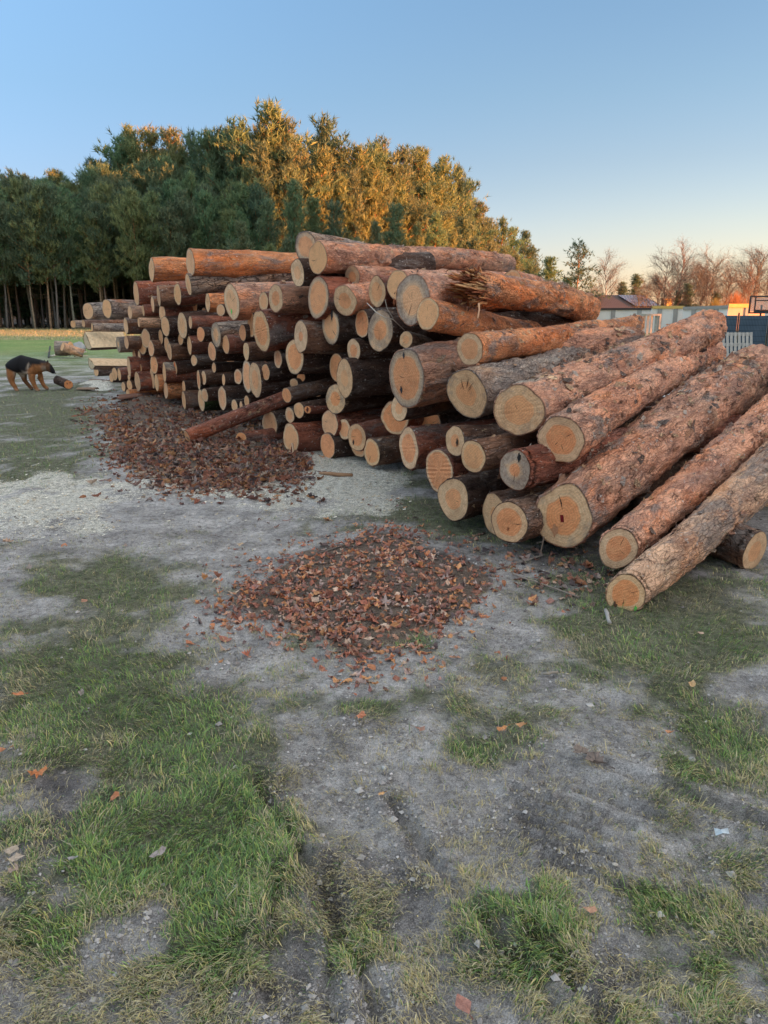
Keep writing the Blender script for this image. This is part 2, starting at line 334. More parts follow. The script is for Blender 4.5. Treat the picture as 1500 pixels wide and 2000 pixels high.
C_LP1 = on_ground(400, 870); C_LP2 = on_ground(745, 1120)
def gauss2(x, y, c, r): return np.exp(-(((x - c[0]) ** 2 + (y - c[1]) ** 2) / (r * r)))
RUTS = [((500, 1530), (640, 1750), (740, 1990)), ((590, 1700), (600, 1850), (570, 2010)), ((640, 1700), (650, 1850), (640, 2000)), ((545, 1720), (540, 1850), (520, 1990)), ((760, 1560), (900, 1760), (1080, 1990)),
        ((1040, 1840), (1120, 1930), (1190, 2060)), ((1180, 1500), (1330, 1560), (1560, 1640))]
TREADS = [((1000, 1540), (1150, 1600)), ((1010, 1570), (1190, 1640)), ((1020, 1600), (1200, 1680)), ((1030, 1640), (1200, 1715)), ((1060, 1680), (1210, 1745)), ((1090, 1560), (1230, 1615)), ((1130, 1545), (1290, 1600))]
def seg_d(x, y, a, b):
    e = (b - a)[:2]; t = np.clip(((x - a[0]) * e[0] + (y - a[1]) * e[1]) / (e @ e), 0, 1)
    return np.hypot(x - a[0] - t * e[0], y - a[1] - t * e[1])
def masks(x, y):
    """grass cover, sawdust, leaf litter in 0..1 at world positions on the ground"""
    px, py, d = to_px(np.stack([x, y, np.zeros_like(x)], 1)); front = y > 1.2
    n = fbm2(x, y, 1.7, 4, 3); n2 = fbm2(x, y, 7.0, 3, 9); n3 = fbm2(x, y, .25, 3, 5)
    px = px + 14 * n2; py = py + 6 * n2
    plan = sstep(2600, 1700, np.abs(px - 750)) * sstep(1.0, 1.6, y) * sstep(18, 13, y)
    g = np.where(front, .30 + blobs(px, py, GR) - blobs(px, py, DI), .45) * plan + (1 - plan) * .72
    g = g * .85 - .08 + .36 * n + .42 * n2 + .26 * sstep(730, 950, np.abs(px - 750)) * front + .2 * (~front)
    s = sstep(-45, 45, poly_sd(px, py, SAW) + 30 * n + 26 * n2) * (front & (y < 16))
    s = np.maximum(s, .95 * sstep(.35, .8, blobs(px, py, [(190, 757, 38, 11, 1.1), (300, 783, 46, 7, 1.0), (600, 905, 70, 20, .6)]) + .25 * n2))
    s = np.maximum(s, .35 * sstep(.3, .8, blobs(px, py, [(50, 800, 120, 10, .7), (40, 905, 60, 9, .9), (150, 770, 60, 8, .7), (260, 1230, 90, 20, .5)]) + .3 * n2))
    l = np.maximum(sstep(-10, 14, poly_sd(px, py, LP1) + 10 * n + 8 * n2), sstep(-14, 16, poly_sd(px, py, LP2) + 12 * n + 8 * n2)) * front
    return np.clip(g, 0, 1.2), s, l, n
def gheight(x, y):
    px, py, d = to_px(np.stack([x, y, np.zeros_like(x)], 1))
    near = sstep(30, 8, np.hypot(x, y))
    h = near * (.016 * fbm2(x, y, 2.3, 4, 21) + .010 * fbm2(x, y, 9, 4, 31) + .0045 * fbm2(x, y, 30, 3, 37))
    h += .035 * sstep(6, 40, np.hypot(x, y)) * fbm2(x, y, .12, 3, 41)
    h += .055 * gauss2(x, y, C_LP2, .60) + .04 * gauss2(x, y, C_LP1, 1.3)
    c = on_ground(750, 1045); h += .05 * gauss2(x, y, c, .2)
    for q_ in (((190, 757), .55, .14), ((300, 783), .5, .10)):
        c = on_ground(*q_[0]); h += q_[2] * gauss2(x, y, c, q_[1])
    k = (np.abs(x) < 3) & (y < 5) & (y > .8)
    xs, ys = x[k], y[k]; hh = np.zeros_like(xs); wob = .02 * fbm2(xs, ys, 5, 2, 77)
    for r in RUTS:
        P = [on_ground(*p) for p in r]
        dd = np.minimum(seg_d(xs, ys, P[0], P[1]), seg_d(xs, ys, P[1], P[2])) + wob
        hh += -.036 * np.exp(-(dd / .020) ** 2) + .018 * np.exp(-((dd - .055) / .03) ** 2)
    for a, b in TREADS:
        dd = seg_d(xs, ys, on_ground(*a), on_ground(*b)) + wob * .4; hh += -.034 * np.exp(-(dd / .012) ** 2) + .012 * np.exp(-((dd - .03) / .012) ** 2)
    h[k] += hh
    return h
def axis_pos(lim, d0, flat, growth):
    v = [0.]; d = d0
    while v[-1] < lim:
        if v[-1] > flat: d *= growth
        v.append(v[-1] + d)
    return v
ax = axis_pos(900, .014, 1.6, 1.028); gx = np.array([-v for v in ax[:0:-1]] + ax)
gy = np.array([-400, -150, -60, -25, -10, -4, -1.5, -.6, 0, .3, .6, .8, .95, 1.08] + [1.18 + v for v in axis_pos(1400, .0135, 2.3, 1.019)])
GX, GY = np.meshgrid(gx, gy); fx, fy = GX.ravel(), GY.ravel()
gz = gheight(fx, fy); mg, ms, ml, mn = masks(fx, fy)
nx, ny = len(gx), len(gy); idx = np.arange(nx * ny).reshape(ny, nx)
quads = np.stack([idx[:-1, :-1].ravel(), idx[:-1, 1:].ravel(), idx[1:, 1:].ravel(), idx[1:, :-1].ravel()], 1)

def mat_ground():
    q = NT('trodden_ground'); g = q.geo(); M = q.sep(q.attr('mask').outputs['Vector'])
    n0 = q.noise(g, .35, 5, .6); n1 = q.noise(g, 3.2, 6, .65); n2 = q.noise(g, 19, 6, .72); n3 = q.noise(g, 95, 5, .75)
    dirt = q.mix(q.mrange(n1, .38, .62), (.33, .305, .305, 1), (.62, .58, .58, 1))
    dirt = q.mix(q.mrange(n2, .50, .72, 0, .55), dirt, (.50, .46, .44, 1))
    dirt = q.mix(q.mrange(n2, .45, .28, 0, .7), dirt, (.13, .11, .105, 1))
    soil = q.mix(q.mrange(n2, .35, .65), (.12, .125, .085, 1), (.24, .235, .16, 1))
    soil = q.mix(q.mrange(n1, .52, .70, 0, .5), soil, (.33, .29, .22, 1))
    c = q.mix(q.mrange(q.math('ADD', M[0], q.math('MULTIPLY', q.math('SUBTRACT', n3, .5), .9)), .35, .80), dirt, soil)
    # open field; the tawny far strip has low-sun orange in its colour
    pos = q.sep(g); far = q.math('MULTIPLY', q.mrange(pos[1], 18, 34), 1.0)
    fieldc = q.mix(q.mrange(n0, .35, .65), (.18, .29, .09, 1), (.30, .34, .13, 1))
    fieldc = q.mix(q.mrange(pos[1], 44, 60, 0, .75), fieldc, (.42, .29, .15, 1))
    fieldc = q.mix(q.mrange(n1, .3, .7, 0, .5), fieldc, (.19, .27, .09, 1))
    c = q.mix(far, c, fieldc)
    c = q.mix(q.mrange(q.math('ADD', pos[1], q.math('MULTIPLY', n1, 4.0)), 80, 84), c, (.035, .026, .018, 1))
    dust = q.mix(q.mrange(n3, .40, .60), (.60, .55, .48, 1), (.92, .87, .79, 1))
    dust = q.mix(q.mrange(n2, .56, .66, 0, .8), dust, (.12, .10, .09, 1))
    sm = q.mrange(q.math('ADD', M[1], q.math('ADD', q.math('MULTIPLY', q.math('SUBTRACT', n3, .5), 1.5), q.math('MULTIPLY', q.math('SUBTRACT', n2, .5), .9))), .52, .80)
    c = q.mix(sm, c, dust)
    c = q.mix(q.mrange(q.math('ADD', M[2], q.math('MULTIPLY', q.math('SUBTRACT', n2, .5), .8)), .4, .8), c, (.22, .165, .135, 1))
    vs = q.vor(g, 60); c = q.mix(q.mrange(vs, .12, .05, 0, .4), c, (.33, .31, .29, 1))
    c = q.mix(1., c, q.ramp(n3, [(.28, .68), (.72, 1.32)]), 'MULTIPLY'); W_ = q.sep(q.attr('wet').outputs['Vector'])[0]; c = q.mix(q.math('MULTIPLY', W_, .8), c, (.085, .075, .08, 1))
    mm = q.noise(g, 22, 10, .82, .15); c = q.mix(1., c, q.ramp(mm, [(.41, .62), (.49, .98), (.60, 1.22)]), 'MULTIPLY'); n4 = q.noise(g, 260, 3, .8); c = q.mix(1., c, q.ramp(n4, [(.40, .66), (.60, 1.34)]), 'MULTIPLY')
    h = q.math('ADD', q.math('MULTIPLY', n2, 1.0), q.math('MULTIPLY', n3, .45)); h = q.math('ADD', h, q.math('MULTIPLY', mm, 1.6))
    return q.done(c, .92, q.bump(h, .9, .03), .15)
M_GROUND = mat_ground()
wpx, wpy, _d = to_px(np.stack([fx, fy, gz * 0], 1)); wet = np.clip(blobs(wpx, wpy, WET) * (1 + .8 * fbm2(fx, fy, 8, 3, 71)), 0, 1) * (fy > 1.0) * (fy < 9)
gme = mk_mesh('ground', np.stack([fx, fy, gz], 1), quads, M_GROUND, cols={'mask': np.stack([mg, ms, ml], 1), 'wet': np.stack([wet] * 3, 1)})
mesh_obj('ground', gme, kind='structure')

# ------------------------------------------------------------------ grass
def pick(pal, n, wts=None):
    i = rng.choice(len(pal), n, p=wts); return np.array(pal)[i]
def blades(name, N, yr, xr, lmul, label, thr=.30, flat=False, seed=1, wmin=.0022, dryness=0.0):
    px = rng.uniform(*xr, N); py = rng.uniform(*yr, N); u = (1000 - py) / FPX
    t = -CAMH / (-sp + u * cp); x = t * (px - 750) / FPX; y = t * (cp + u * sp)
    g, s, l, n = masks(x, y)
    tuft = fbm2(x, y, 13, 3, 61)
    a = np.clip((g + .75 * tuft - thr) * 1.0, 0.03, .8) * (1 - .72 * s) * (1 - .93 * l)
    if flat: a = np.clip(.9 - np.abs(g - .40) * 1.1, .08, 1) * np.clip(.5 + 1.2 * tuft, .1, 1) * (1 - .5 * s) * (1 - .9 * l)
    k = rng.random(N) < a; px, py, t, x, y, g, n, tuft, s = [v[k] for v in (px, py, t, x, y, g, n, tuft, s)]; N = len(x)
    z = gheight(x, y)
    L = lmul * rng.lognormal(-4.04, .44, N) * (.7 + .5 * np.clip(g, 0, 1)) * (1 + .4 * np.clip(tuft, -.6, 1)); W = np.maximum(wmin * rng.uniform(.6, 1.2, N), .42 * t / 1500 * 1.0)
    W = W * np.where(rng.random(N) < .07, 2.3, 1.0)
    # combing: blades lean in local directions
    az = 6.283 * rng.random(N) * .55 + 5 * fbm2(x, y, 3.0, 2, 91) + 1.2
    lean = rng.uniform(.45, 1.45, N) if not flat else rng.uniform(1.25, 1.52, N)
    dx, dy = np.cos(az), np.sin(az); sxv, syv = -dy, dx
    V = np.zeros((N, 7, 3), np.float32); curl = rng.uniform(.2, .8, N)
    for i, (f, wf) in enumerate(((0, .8), (.4, 1.), (.75, .7), (1., 0))):
        ang = lean * (1 - curl * .5) + lean * curl * f * .6; ang = np.clip(ang, 0, 1.62 if not flat else 1.56)
        rr = L * f; cx = x + dx * rr * np.sin(ang); cy = y + dy * rr * np.sin(ang); cz = z + rr * np.cos(ang) + .003 * (f > 0) - .002 * (f == 0)
        if flat: cz += .004 + .006 * rng.random(N)
        if i < 3:
            V[:, 2 * i] = np.stack([cx - sxv * W * wf / 2, cy - syv * W * wf / 2, cz], 1); V[:, 2 * i + 1] = np.stack([cx + sxv * W * wf / 2, cy + syv * W * wf / 2, cz], 1)
        else: V[:, 6] = np.stack([cx, cy, cz], 1)
    b = (np.arange(N) * 7)[:, None]
    F = np.concatenate([b + np.array([[0, 1, 3]]), b + np.array([[0, 3, 2]]), b + np.array([[2, 3, 5]]), b + np.array([[2, 5, 4]]), b + np.array([[4, 5, 6]])])
    straw = fbm2(x, y, 4.0, 2, 101) + .8 * rng.normal(0, .5, N)
    green = pick([(.14, .235, .075), (.19, .31, .09), (.26, .39, .115), (.115, .19, .09), (.38, .42, .12), (.17, .28, .10)], N)
    dry = pick([(.56, .48, .29), (.46, .40, .27), (.62, .50, .24), (.38, .33, .25)], N)
    kd = (rng.random(N) < dryness) | (straw > (.55 if not flat else -1.2)) | (rng.random(N) > np.clip(g * .9 + .12, 0, .93))
    c = np.where(kd[:, None], dry, green) * rng.uniform(.7, 1.25, (N, 1))
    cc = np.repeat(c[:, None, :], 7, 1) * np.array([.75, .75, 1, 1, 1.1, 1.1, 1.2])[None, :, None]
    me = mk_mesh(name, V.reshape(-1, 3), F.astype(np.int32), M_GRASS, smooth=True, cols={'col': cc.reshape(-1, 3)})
    return mesh_obj(name, me, kind='stuff', label=label, cat='grass')
blades('grass', 540000, (930, 2150), (-720, 2220), 1.0, 'short patchy green and straw grass on the trodden ground', seed=1, wmin=.0018, thr=.17)
blades('grass', 110000, (652, 935), (-500, 1700), 1.5, 'low green grass on the meadow beside and beyond the log pile', seed=2, wmin=.004)
blades('grass', 42000, (636, 664), (-150, 260), 4.5, 'tall dry grass added to catch the low sun at the far side of the meadow', seed=5, wmin=.02, dryness=.8, thr=.0)  # upright straw blades added so the strip catches the grazing sun
blades('dead_grass', 280000, (1000, 2150), (-720, 2220), 1.0, 'flattened dead straw lying over the bare earth', flat=True, seed=3, wmin=.0013)

# ------------------------------------------------------------------ leaves
OAK = [(0, -.5), (.05, -.34), (.16, -.26), (.12, -.16), (.26, -.06), (.17, .04), (.30, .18), (.18, .22), (.20, .36), (.08, .38), (0, .5)]
OAK = OAK + [(-a, b) for a, b in OAK[-2:0:-1]]
BIRCH = [(0, -.5), (.14, -.3), (.26, -.08), (.26, .1), (.14, .32), (0, .5), (-.14, .32), (-.26, .1), (-.26, -.08), (-.14, -.3)]
LEAFC0 = [(.30, .125, .075), (.36, .16, .095), (.24, .095, .06), (.42, .22, .14), (.17, .075, .05), (.47, .30, .20), (.40, .17, .07), (.12, .07, .055), (.30, .20, .16), (.52, .24, .08)]
LEAFC = [(.44, .18, .12), (.50, .23, .15), (.34, .14, .10), (.58, .31, .21), (.26, .12, .10), (.62, .44, .34), (.54, .22, .11), (.17, .12, .12), (.42, .30, .27), (.62, .30, .14), (.38, .22, .19), (.46, .17, .11)]
def leaf_geom(shape, size, curl, fold, twist=0):
    """outline fan with a mid rib, curled"""
    V = [(0, 0)] + shape; out = []
    for a, b in V:
        z = curl * (b * b) + fold * abs(a) + .10 * math.sin(9 * a + 7 * b + twist)
        out.append((a * size * (1 - .3 * abs(fold)), b * size * (1 - .25 * abs(curl)), z * size))
    n = len(shape)
    return np.array(out), np.array([(0, i + 1, (i + 1) % n + 1) for i in range(n)])
def leaf_field(name, N, poly, sz, label, yjit=0, spread=0, pal=LEAFC, lift=.05, flatness=.55, ragged=0.0):
    P = np.array(poly, float); lo, hi = P.min(0), P.max(0); Vs = []; Fs = []; Cs = []; nv = 0
    lib = [leaf_geom(OAK if i % 3 else BIRCH, 1.0, rng.uniform(-1.0, 1.3), rng.uniform(-.8, .9), i) for i in range(14)]
    k = 0; tries = 0
    while k < N and tries < N * 12:
        tries += 1
        x_, y_ = rng.uniform(lo - spread, hi + spread)
        sd = poly_sd(np.array([x_]), np.array([y_]), poly)[0]
        if sd < 0 and rng.random() > math.exp(sd / (spread / 3 + 6)) * .8: continue
        g = on_ground(x_, y_)
        if ragged and rng.random() < ragged * (1 - min(1, max(sd, 0) / 90)) * sstep(-.1, .35, fbm2(np.array([g[0]]), np.array([g[1]]), 3.2, 3, 55))[0]: continue
        gx_, gy_ = np.array([g[0]]), np.array([g[1]]); gz_ = gheight(gx_, gy_)[0]
        V, F = lib[rng.integers(len(lib))]
        s = sz * min(2.0, rng.lognormal(0, .42))
        if sd < 0: s *= .9
        a = rng.uniform(0, 6.283); tilt = rng.normal(0, flatness if sd > 0 else .2, 2)
        Rm = np.array(Matrix.Rotation(a, 3, 'Z') @ Matrix.Rotation(tilt[0], 3, 'X') @ Matrix.Rotation(tilt[1], 3, 'Y'))
        W = (V * s * np.array([rng.uniform(.6, 1.15), 1, 1])) @ Rm.T + np.array([g[0], g[1], gz_ + .008 + (lift * rng.random() * min(1, max(sd, 0) / 25))])
        Vs.append(W); Fs.append(F + nv); nv += len(W)
        c = np.array(pal[rng.integers(len(pal))]) * rng.uniform(.65, 1.2); Cs.append(np.tile(c, (len(W), 1))); k += 1
    me = mk_mesh(name, np.concatenate(Vs), np.concatenate(Fs), M_LEAF, smooth=False, cols={'col': np.concatenate(Cs)})
    return mesh_obj(name, me, kind='stuff', label=label, cat='leaf litter')
leaf_field('leaf_litter', 2500, LP2, .046, 'heap of dry russet oak leaves raked up on the bare ground', spread=70, lift=.012, flatness=.33, ragged=.85)
LEAFC = [(a * .80, b * .98, c * 1.12) for a, b, c in LEAFC]
LEAFD = [(a * .86, b * .74, c * .66) for a, b, c in LEAFC]
leaf_field('leaf_litter', 4800, LP1, .08, 'broad carpet of dark brown fallen leaves at the foot of the log pile', spread=32, pal=LEAFD, lift=.015, flatness=.38, ragged=.5)
leaf_field('leaf_litter', 190, [(930, 1075), (1100, 1090), (1190, 1130), (1120, 1165), (960, 1120)], .06, 'thin scatter of brown leaves and bark scraps under the front log ends', spread=40, pal=LEAFD + LEAFC[:4], lift=.01, flatness=.25)
def wood_chips():
    N = 9000; px = rng.uniform(-300, 900, N); py = rng.uniform(850, 1090, N); g = np.array([on_ground(a, b) for a, b in zip(px, py)])
    _, s, l, _ = masks(g[:, 0], g[:, 1]); k = rng.random(N) < s * .9; g = g[k]; N = len(g); z = gheight(g[:, 0], g[:, 1]) + .004
    a = rng.uniform(0, 6.28, N); L = rng.uniform(.008, .028, N); W = L * rng.uniform(.2, .6, N)
    V = np.zeros((N, 4, 3)); dx, dy = np.cos(a), np.sin(a)
    for i, (u, v, h) in enumerate(((-1, -1, 0), (1, -1, .2), (1, 1, .5), (-1, 1, .15))):
        V[:, i] = np.stack([g[:, 0] + dx * u * L / 2 - dy * v * W / 2, g[:, 1] + dy * u * L / 2 + dx * v * W / 2, z + h * W], 1)
    c = pick([(.74, .66, .55), (.62, .50, .36), (.80, .74, .64), (.5, .38, .26)], N)
    me = mk_mesh('wood_chips', V.reshape(-1, 3), (np.arange(N * 4).reshape(N, 4)).astype(np.int32), M_WOOD, smooth=False, cols={'col': np.repeat(c, 4, 0)})
    mesh_obj('wood_chips', me, kind='stuff', label='pale sawdust chips strewn over the ground by the leaf carpet', cat='sawdust')
wood_chips()
def crumbs():
    N = 130000; px = rng.uniform(-420, 1920, N); py = rng.uniform(1010, 2150, N); u = (1000 - py) / FPX; t = -CAMH / (-sp + u * cp); x = t * (px - 750) / FPX; y = t * (cp + u * sp)
    g_, s_, l_, n_ = masks(x, y); cl = fbm2(x, y, 6, 3, 133)
    k = rng.random(N) < np.clip(.9 - g_, .04, 1) * np.clip(.35 + 1.3 * cl, .03, 1) * (1 - l_ * .8); x, y, t = x[k], y[k], t[k]; N = len(x); z = gheight(x, y)
    r = np.minimum(.016, rng.lognormal(-6.0, .62, N)) * (.7 + .12 * t)
    D = np.array([(1, 0, 0), (0, 1, 0), (-1, 0, 0), (0, -1, 0), (0, 0, .8), (0, 0, -.6)])[None] * rng.uniform(.6, 1.3, (N, 6, 1)); a = rng.uniform(0, 6.28, N)
    X = D[..., 0] * np.cos(a)[:, None] - D[..., 1] * np.sin(a)[:, None] + .25 * D[..., 2]; Y = D[..., 0] * np.sin(a)[:, None] + D[..., 1] * np.cos(a)[:, None]
    V = np.stack([x[:, None] + X * r[:, None], y[:, None] + Y * r[:, None], z[:, None] + D[..., 2] * r[:, None] + .2 * r[:, None]], 2)
    T = np.array([(0, 1, 4), (1, 2, 4), (2, 3, 4), (3, 0, 4), (1, 0, 5), (2, 1, 5), (3, 2, 5), (0, 3, 5)]); F = ((np.arange(N) * 6)[:, None, None] + T[None]).reshape(-1, 3)
    c = pick([(.36, .33, .325), (.44, .41, .40), (.27, .245, .24), (.50, .46, .45), (.19, .17, .165)], N) * rng.uniform(.8, 1.15, (N, 1))
    me = mk_mesh('soil_crumbs', V.reshape(-1, 3), F.astype(np.int32), M_STONE, smooth=False, cols={'col': np.repeat(c, 6, 0)})
    mesh_obj('soil_crumbs', me, kind='stuff', label='loose crumbs of grey soil and grit on the bare trodden patches', cat='soil')
crumbs()
def ground_at(x_, y_):
    g = on_ground(x_, y_); g[2] = gheight(np.array([g[0]]), np.array([g[1]]))[0]; return g
# single leaves one can tell apart: px, size, colour, kind, label
SL = [((76, 1520), .085, (.62, .24, .10), 0, 'bright orange oak leaf beside dark wet grass at the left'),
      ((37, 1373), .06, (.55, .20, .09), 1, 'orange leaf in the grass above the bright orange oak leaf'),
      ((126, 1074), .07, (.48, .20, .11), 1, 'rusty round leaf on grass below the sawdust strip, left side'),
      ((18, 1070), .10, (.50, .33, .24), 0, 'pale brown curled leaf at the left edge below the sawdust'),
      ((373, 1268), .06, (.50, .20, .11), 1, 'reddish leaf just left of the raked leaf heap'),
      ((58, 1120), .07, (.34, .27, .24), 1, 'greyish dead leaf near the left edge on bare earth'),
      ((166, 1184), .06, (.45, .22, .14), 1, 'brown leaf on grass left of the bare middle ground'),
      ((225, 1562), .05, (.45, .18, .09), 1, 'narrow rust leaf standing in thick green grass'),
      ((703, 1414), .055, (.58, .23, .13), 0, 'salmon coloured torn leaf alone in the middle of the yard'),
      ((980, 1432), .05, (.60, .27, .12), 0, 'small orange leaf, left one of a pair on thin grass'),
      ((1018, 1428), .05, (.56, .28, .14), 1, 'small orange leaf, right one of a pair on thin grass'),
      ((1165, 1500), .095, (.22, .17, .15), 0, 'large grey brown dead oak leaf curled on the tyre marks'),
      ((1135, 1484), .075, (.25, .19, .16), 0, 'smaller grey dead leaf touching the large curled oak leaf'),
      ((311, 1688), .06, (.34, .28, .27), 1, 'pale grey elongated leaf in the foreground grass'),
      ((22, 1672), .055, (.42, .33, .26), 1, 'upper tan leaf of three at the left foreground edge'),
      ((30, 1690), .06, (.45, .35, .28), 1, 'middle tan leaf of three at the left foreground edge'),
      ((28, 1712), .045, (.38, .27, .22), 1, 'lower brown leaf of three at the left foreground edge'),
      ((1350, 1349), .05, (.60, .38, .20), 1, 'narrow yellowish leaf on the grass at the right'),
      ((1308, 1440), .04, (.50, .24, .13), 1, 'little orange leaf on sparse grass at right'),
      ((904, 1988), .06, (.42, .20, .16), 1, 'pinkish leaf cut by the bottom edge of the picture'),
      ((1150, 1797), .045, (.50, .27, .18), 1, 'small oblong pink brown leaf in the right foreground'),
      ((588, 1320), .05, (.34, .27, .24), 0, 'grey leaf below the lower tip of the leaf heap'),
      ((470, 1075), .06, (.50, .36, .25), 0, 'pale tan leaf on the grey ground above the leaf heap'),
      ((245, 1075), .05, (.36, .28, .24), 1, 'faded leaf on the grass between the two leaf heaps'),
      ((1040, 1178), .07, (.60, .27, .12), 1, 'long orange leaf right of the leaf heap'),
      ((1100, 1205), .04, (.46, .19, .12), 1, 'short red brown scrap standing on end by the near log'),
      ((820, 1440), .05, (.36, .2, .15), 0, 'wilted brown leaf in the thin grass right of centre'),
      ((1366, 1250), .04, (.5, .34, .26), 1, 'tiny pale leaf in the green grass at the far right'),
      ((745, 1568), .026, (.60, .34, .16), 1, 'small round orange leaf on the muddy centre ground'),
      ((160, 1368), .045, (.30, .25, .22), 1, 'grey leaf half sunk in the left hand grass'),
      ((6, 1480), .05, (.50, .22, .12), 1, 'orange leaf cut by the left edge'),
      ((145, 1695), .035, (.34, .30, .31), 1, 'pale round leaf in the grass at lower left')]
for i, ((x_, y_), s_, c_, kd, lb) in enumerate(SL):
    V, F = leaf_geom(BIRCH if kd else OAK, s_, rng.uniform(.1, .7), rng.uniform(-.3, .5), i); V = V * np.array([1.35 if not kd else 1.1, 1, 1])
    g = ground_at(x_, y_); cc = np.tile(np.array(c_), (len(V), 1)) * rng.uniform(.85, 1.1, (len(V), 1))
    # tiny thickness by a stalk
    stalk = np.array([(0, -.5 * s_, .002), (.03 * s_, -.5 * s_, .004), (.05 * s_, -.72 * s_, .006), (.02 * s_, -.72 * s_, .002)])
    F2 = [tuple(f) for f in F] + [(len(V), len(V) + 1, len(V) + 2, len(V) + 3)]
    me = mk_mesh('fallen_leaf', np.concatenate([V, stalk]), F2, M_LEAF, smooth=False, cols={'col': np.concatenate([cc, np.tile(np.array(c_) * .6, (4, 1))])})
    o = mesh_obj('fallen_leaf', me, label=lb, cat='leaf', group='single leaves scattered on the yard'); o.location = (g[0], g[1], g[2] + .014 + (.012 if y_ > 1300 else .02))
    o.rotation_euler = (rng.uniform(-.2, .2) + .12, rng.uniform(-.2, .2), rng.uniform(0, 6.28))
# stones
def stone(x_, y_, s_, c_, lb):
    import bmesh
    bm = bmesh.new(); bmesh.ops.create_icosphere(bm, subdivisions=2, radius=1)
    V = np.array([v.co[:] for v in bm.verts]); F = [tuple(v.index for v in f.verts) for f in bm.faces]; bm.free()
    V = V * (1 + .22 * vnoise(V * 1.4 + x_, 5)[:, None]) * np.array([1, .75, .5]) * s_
    me = mk_mesh('stone', V, F, M_STONE, cols={'col': np.tile(np.array(c_), (len(V), 1))}); g = ground_at(x_, y_)
    o = mesh_obj('stone', me, label=lb, cat='stone', group='pebbles on the yard'); o.location = (g[0], g[1], g[2] + s_ * .22); o.rotation_euler = (0, 0, x_)
stone(750, 1496, .011, (.42, .42, .43), 'pale pebble in the middle of the bare ground')
stone(785, 1860, .012, (.24, .24, .26), 'bluish grey stone, upper one of three by the bottom grass tuft')
stone(800, 1872, .010, (.27, .26, .27), 'light stone beside the bluish one by the bottom grass tuft')
stone(760, 1848, .013, (.17, .17, .18), 'dark stone left of the bluish one by the bottom grass tuft')
stone(172, 1840, .010, (.36, .34, .33), 'small pale stone on the dirt patch at lower left')
stone(1160, 1570, .008, (.45, .40, .33), 'tiny tan pebble on the tyre marks')
stone(1200, 1700, .009, (.40, .36, .32), 'light brown pebble right of the muddy hollow')
# scrap of paper
b = MB(); V = [(-.03, -.012, 0), (.0, -.018, .008), (.032, -.006, .002), (.028, .014, .007), (-.004, .016, 0), (-.03, .01, .009), (0, 0, .012)]
b.add(V, [(6, i, (i + 1) % 6) for i in range(6)], 0, (.42, .48, .54)); b.V = [(x_ * .7 + .004 * math.sin(i * 5), y_ * .8, z_ * 1.2 + .003 * (i % 2)) for i, (x_, y_, z_) in enumerate(b.V)]; o = b.obj('paper_scrap', mat_vcol('crumpled_paper', .6, 60, .3), label='crumpled pale blue paper scrap on grass at lower right', cat='litter'); g = ground_at(1408, 1640); o.location = (g[0], g[1], g[2] + .02)
# sticks
def stick(pts, r, c, lb, nm='stick', zs=0.012):
    b = MB(); P = [ground_at(*p) + np.array([0, 0, zs]) for p in pts]; P2 = [P[0]]
    for i in range(len(P) - 1): P2 += [P[i] + (P[i + 1] - P[i]) * f + rng.normal(0, r * .5, 3) * (f < 1) for f in (.33, .66, 1.)]
    b.tube(P2, [r * rng.uniform(.7, 1.15) for _ in P2], 7, 0, c); return b.obj(nm, M_WOOD, smooth=True, label=lb, cat='stick')
stick([(625, 928), (688, 933)], .022, (.34, .19, .11), 'split piece of pine wood lying on the sawdust')
stick([(605, 1100 - 1), (700, 1065)], .006, (.12, .10, .09), 'thin dark twig at the top of the leaf heap')
stick([(1182, 1197), (1190, 1222)], .010, (.36, .34, .33), 'short grey stick on the grass below the nearest log')
stick([(960, 1120), (1010, 1102), (1060, 1090)], .006, (.22, .19, .17), 'thin grey twig on the ground under the front log ends')
stick([(1000, 1125), (1070, 1150), (1130, 1172)], .005, (.25, .2, .17), 'long thin twig right of the leaf heap')
stick([(1060, 1317), (1090, 1316)], .006, (.28, .24, .2), 'short twig lying on bare ground below the near grass')
stick([(1100, 1600), (1150, 1660), (1180, 1700)], .004, (.2, .16, .13), 'brittle stem lying along the tyre marks')
# ------------------------------------------------------------------ the log pile
BARK = {'pk': (.76, .405, .27), 'or': (.78, .34, .155), 'rd': (.35, .135, .09), 'br': (.28, .165, .115), 'gy': (.42, .35, .30), 'lt': (.72, .46, .31), 'dk': (.115, .07, .055)}  # dk: bark darkened to stand for shade inside the pile
FACE = [(2.6, 2.9), (1.26, 3.73), (.46, 5.52), (-.16, 7.67), (-1.0, 8.7), (-3.13, 12.4), (-4.75, 14.3), (-6.64, 17.7), (-9.5, 24.)]
def face_depth(x, y):
    r = ray(x, y); k = r[0] / r[1]
    for (x0, y0), (x1, y1) in zip(FACE[:-1], FACE[1:]):
        den = (x1 - x0) - k * (y1 - y0); s = (k * y0 - x0) / den if abs(den) > 1e-9 else -1
        if -1e-6 <= s <= 1.000001: return (y0 + s * (y1 - y0)) / r[1]
    return FACE[-1][1] / r[1]
AZ_X = [0, 200, 345, 505, 650, 792, 915, 1100, 1500]; AZ_V = [66, 65, 63, 58, 54, 51, 46, 44, 40]
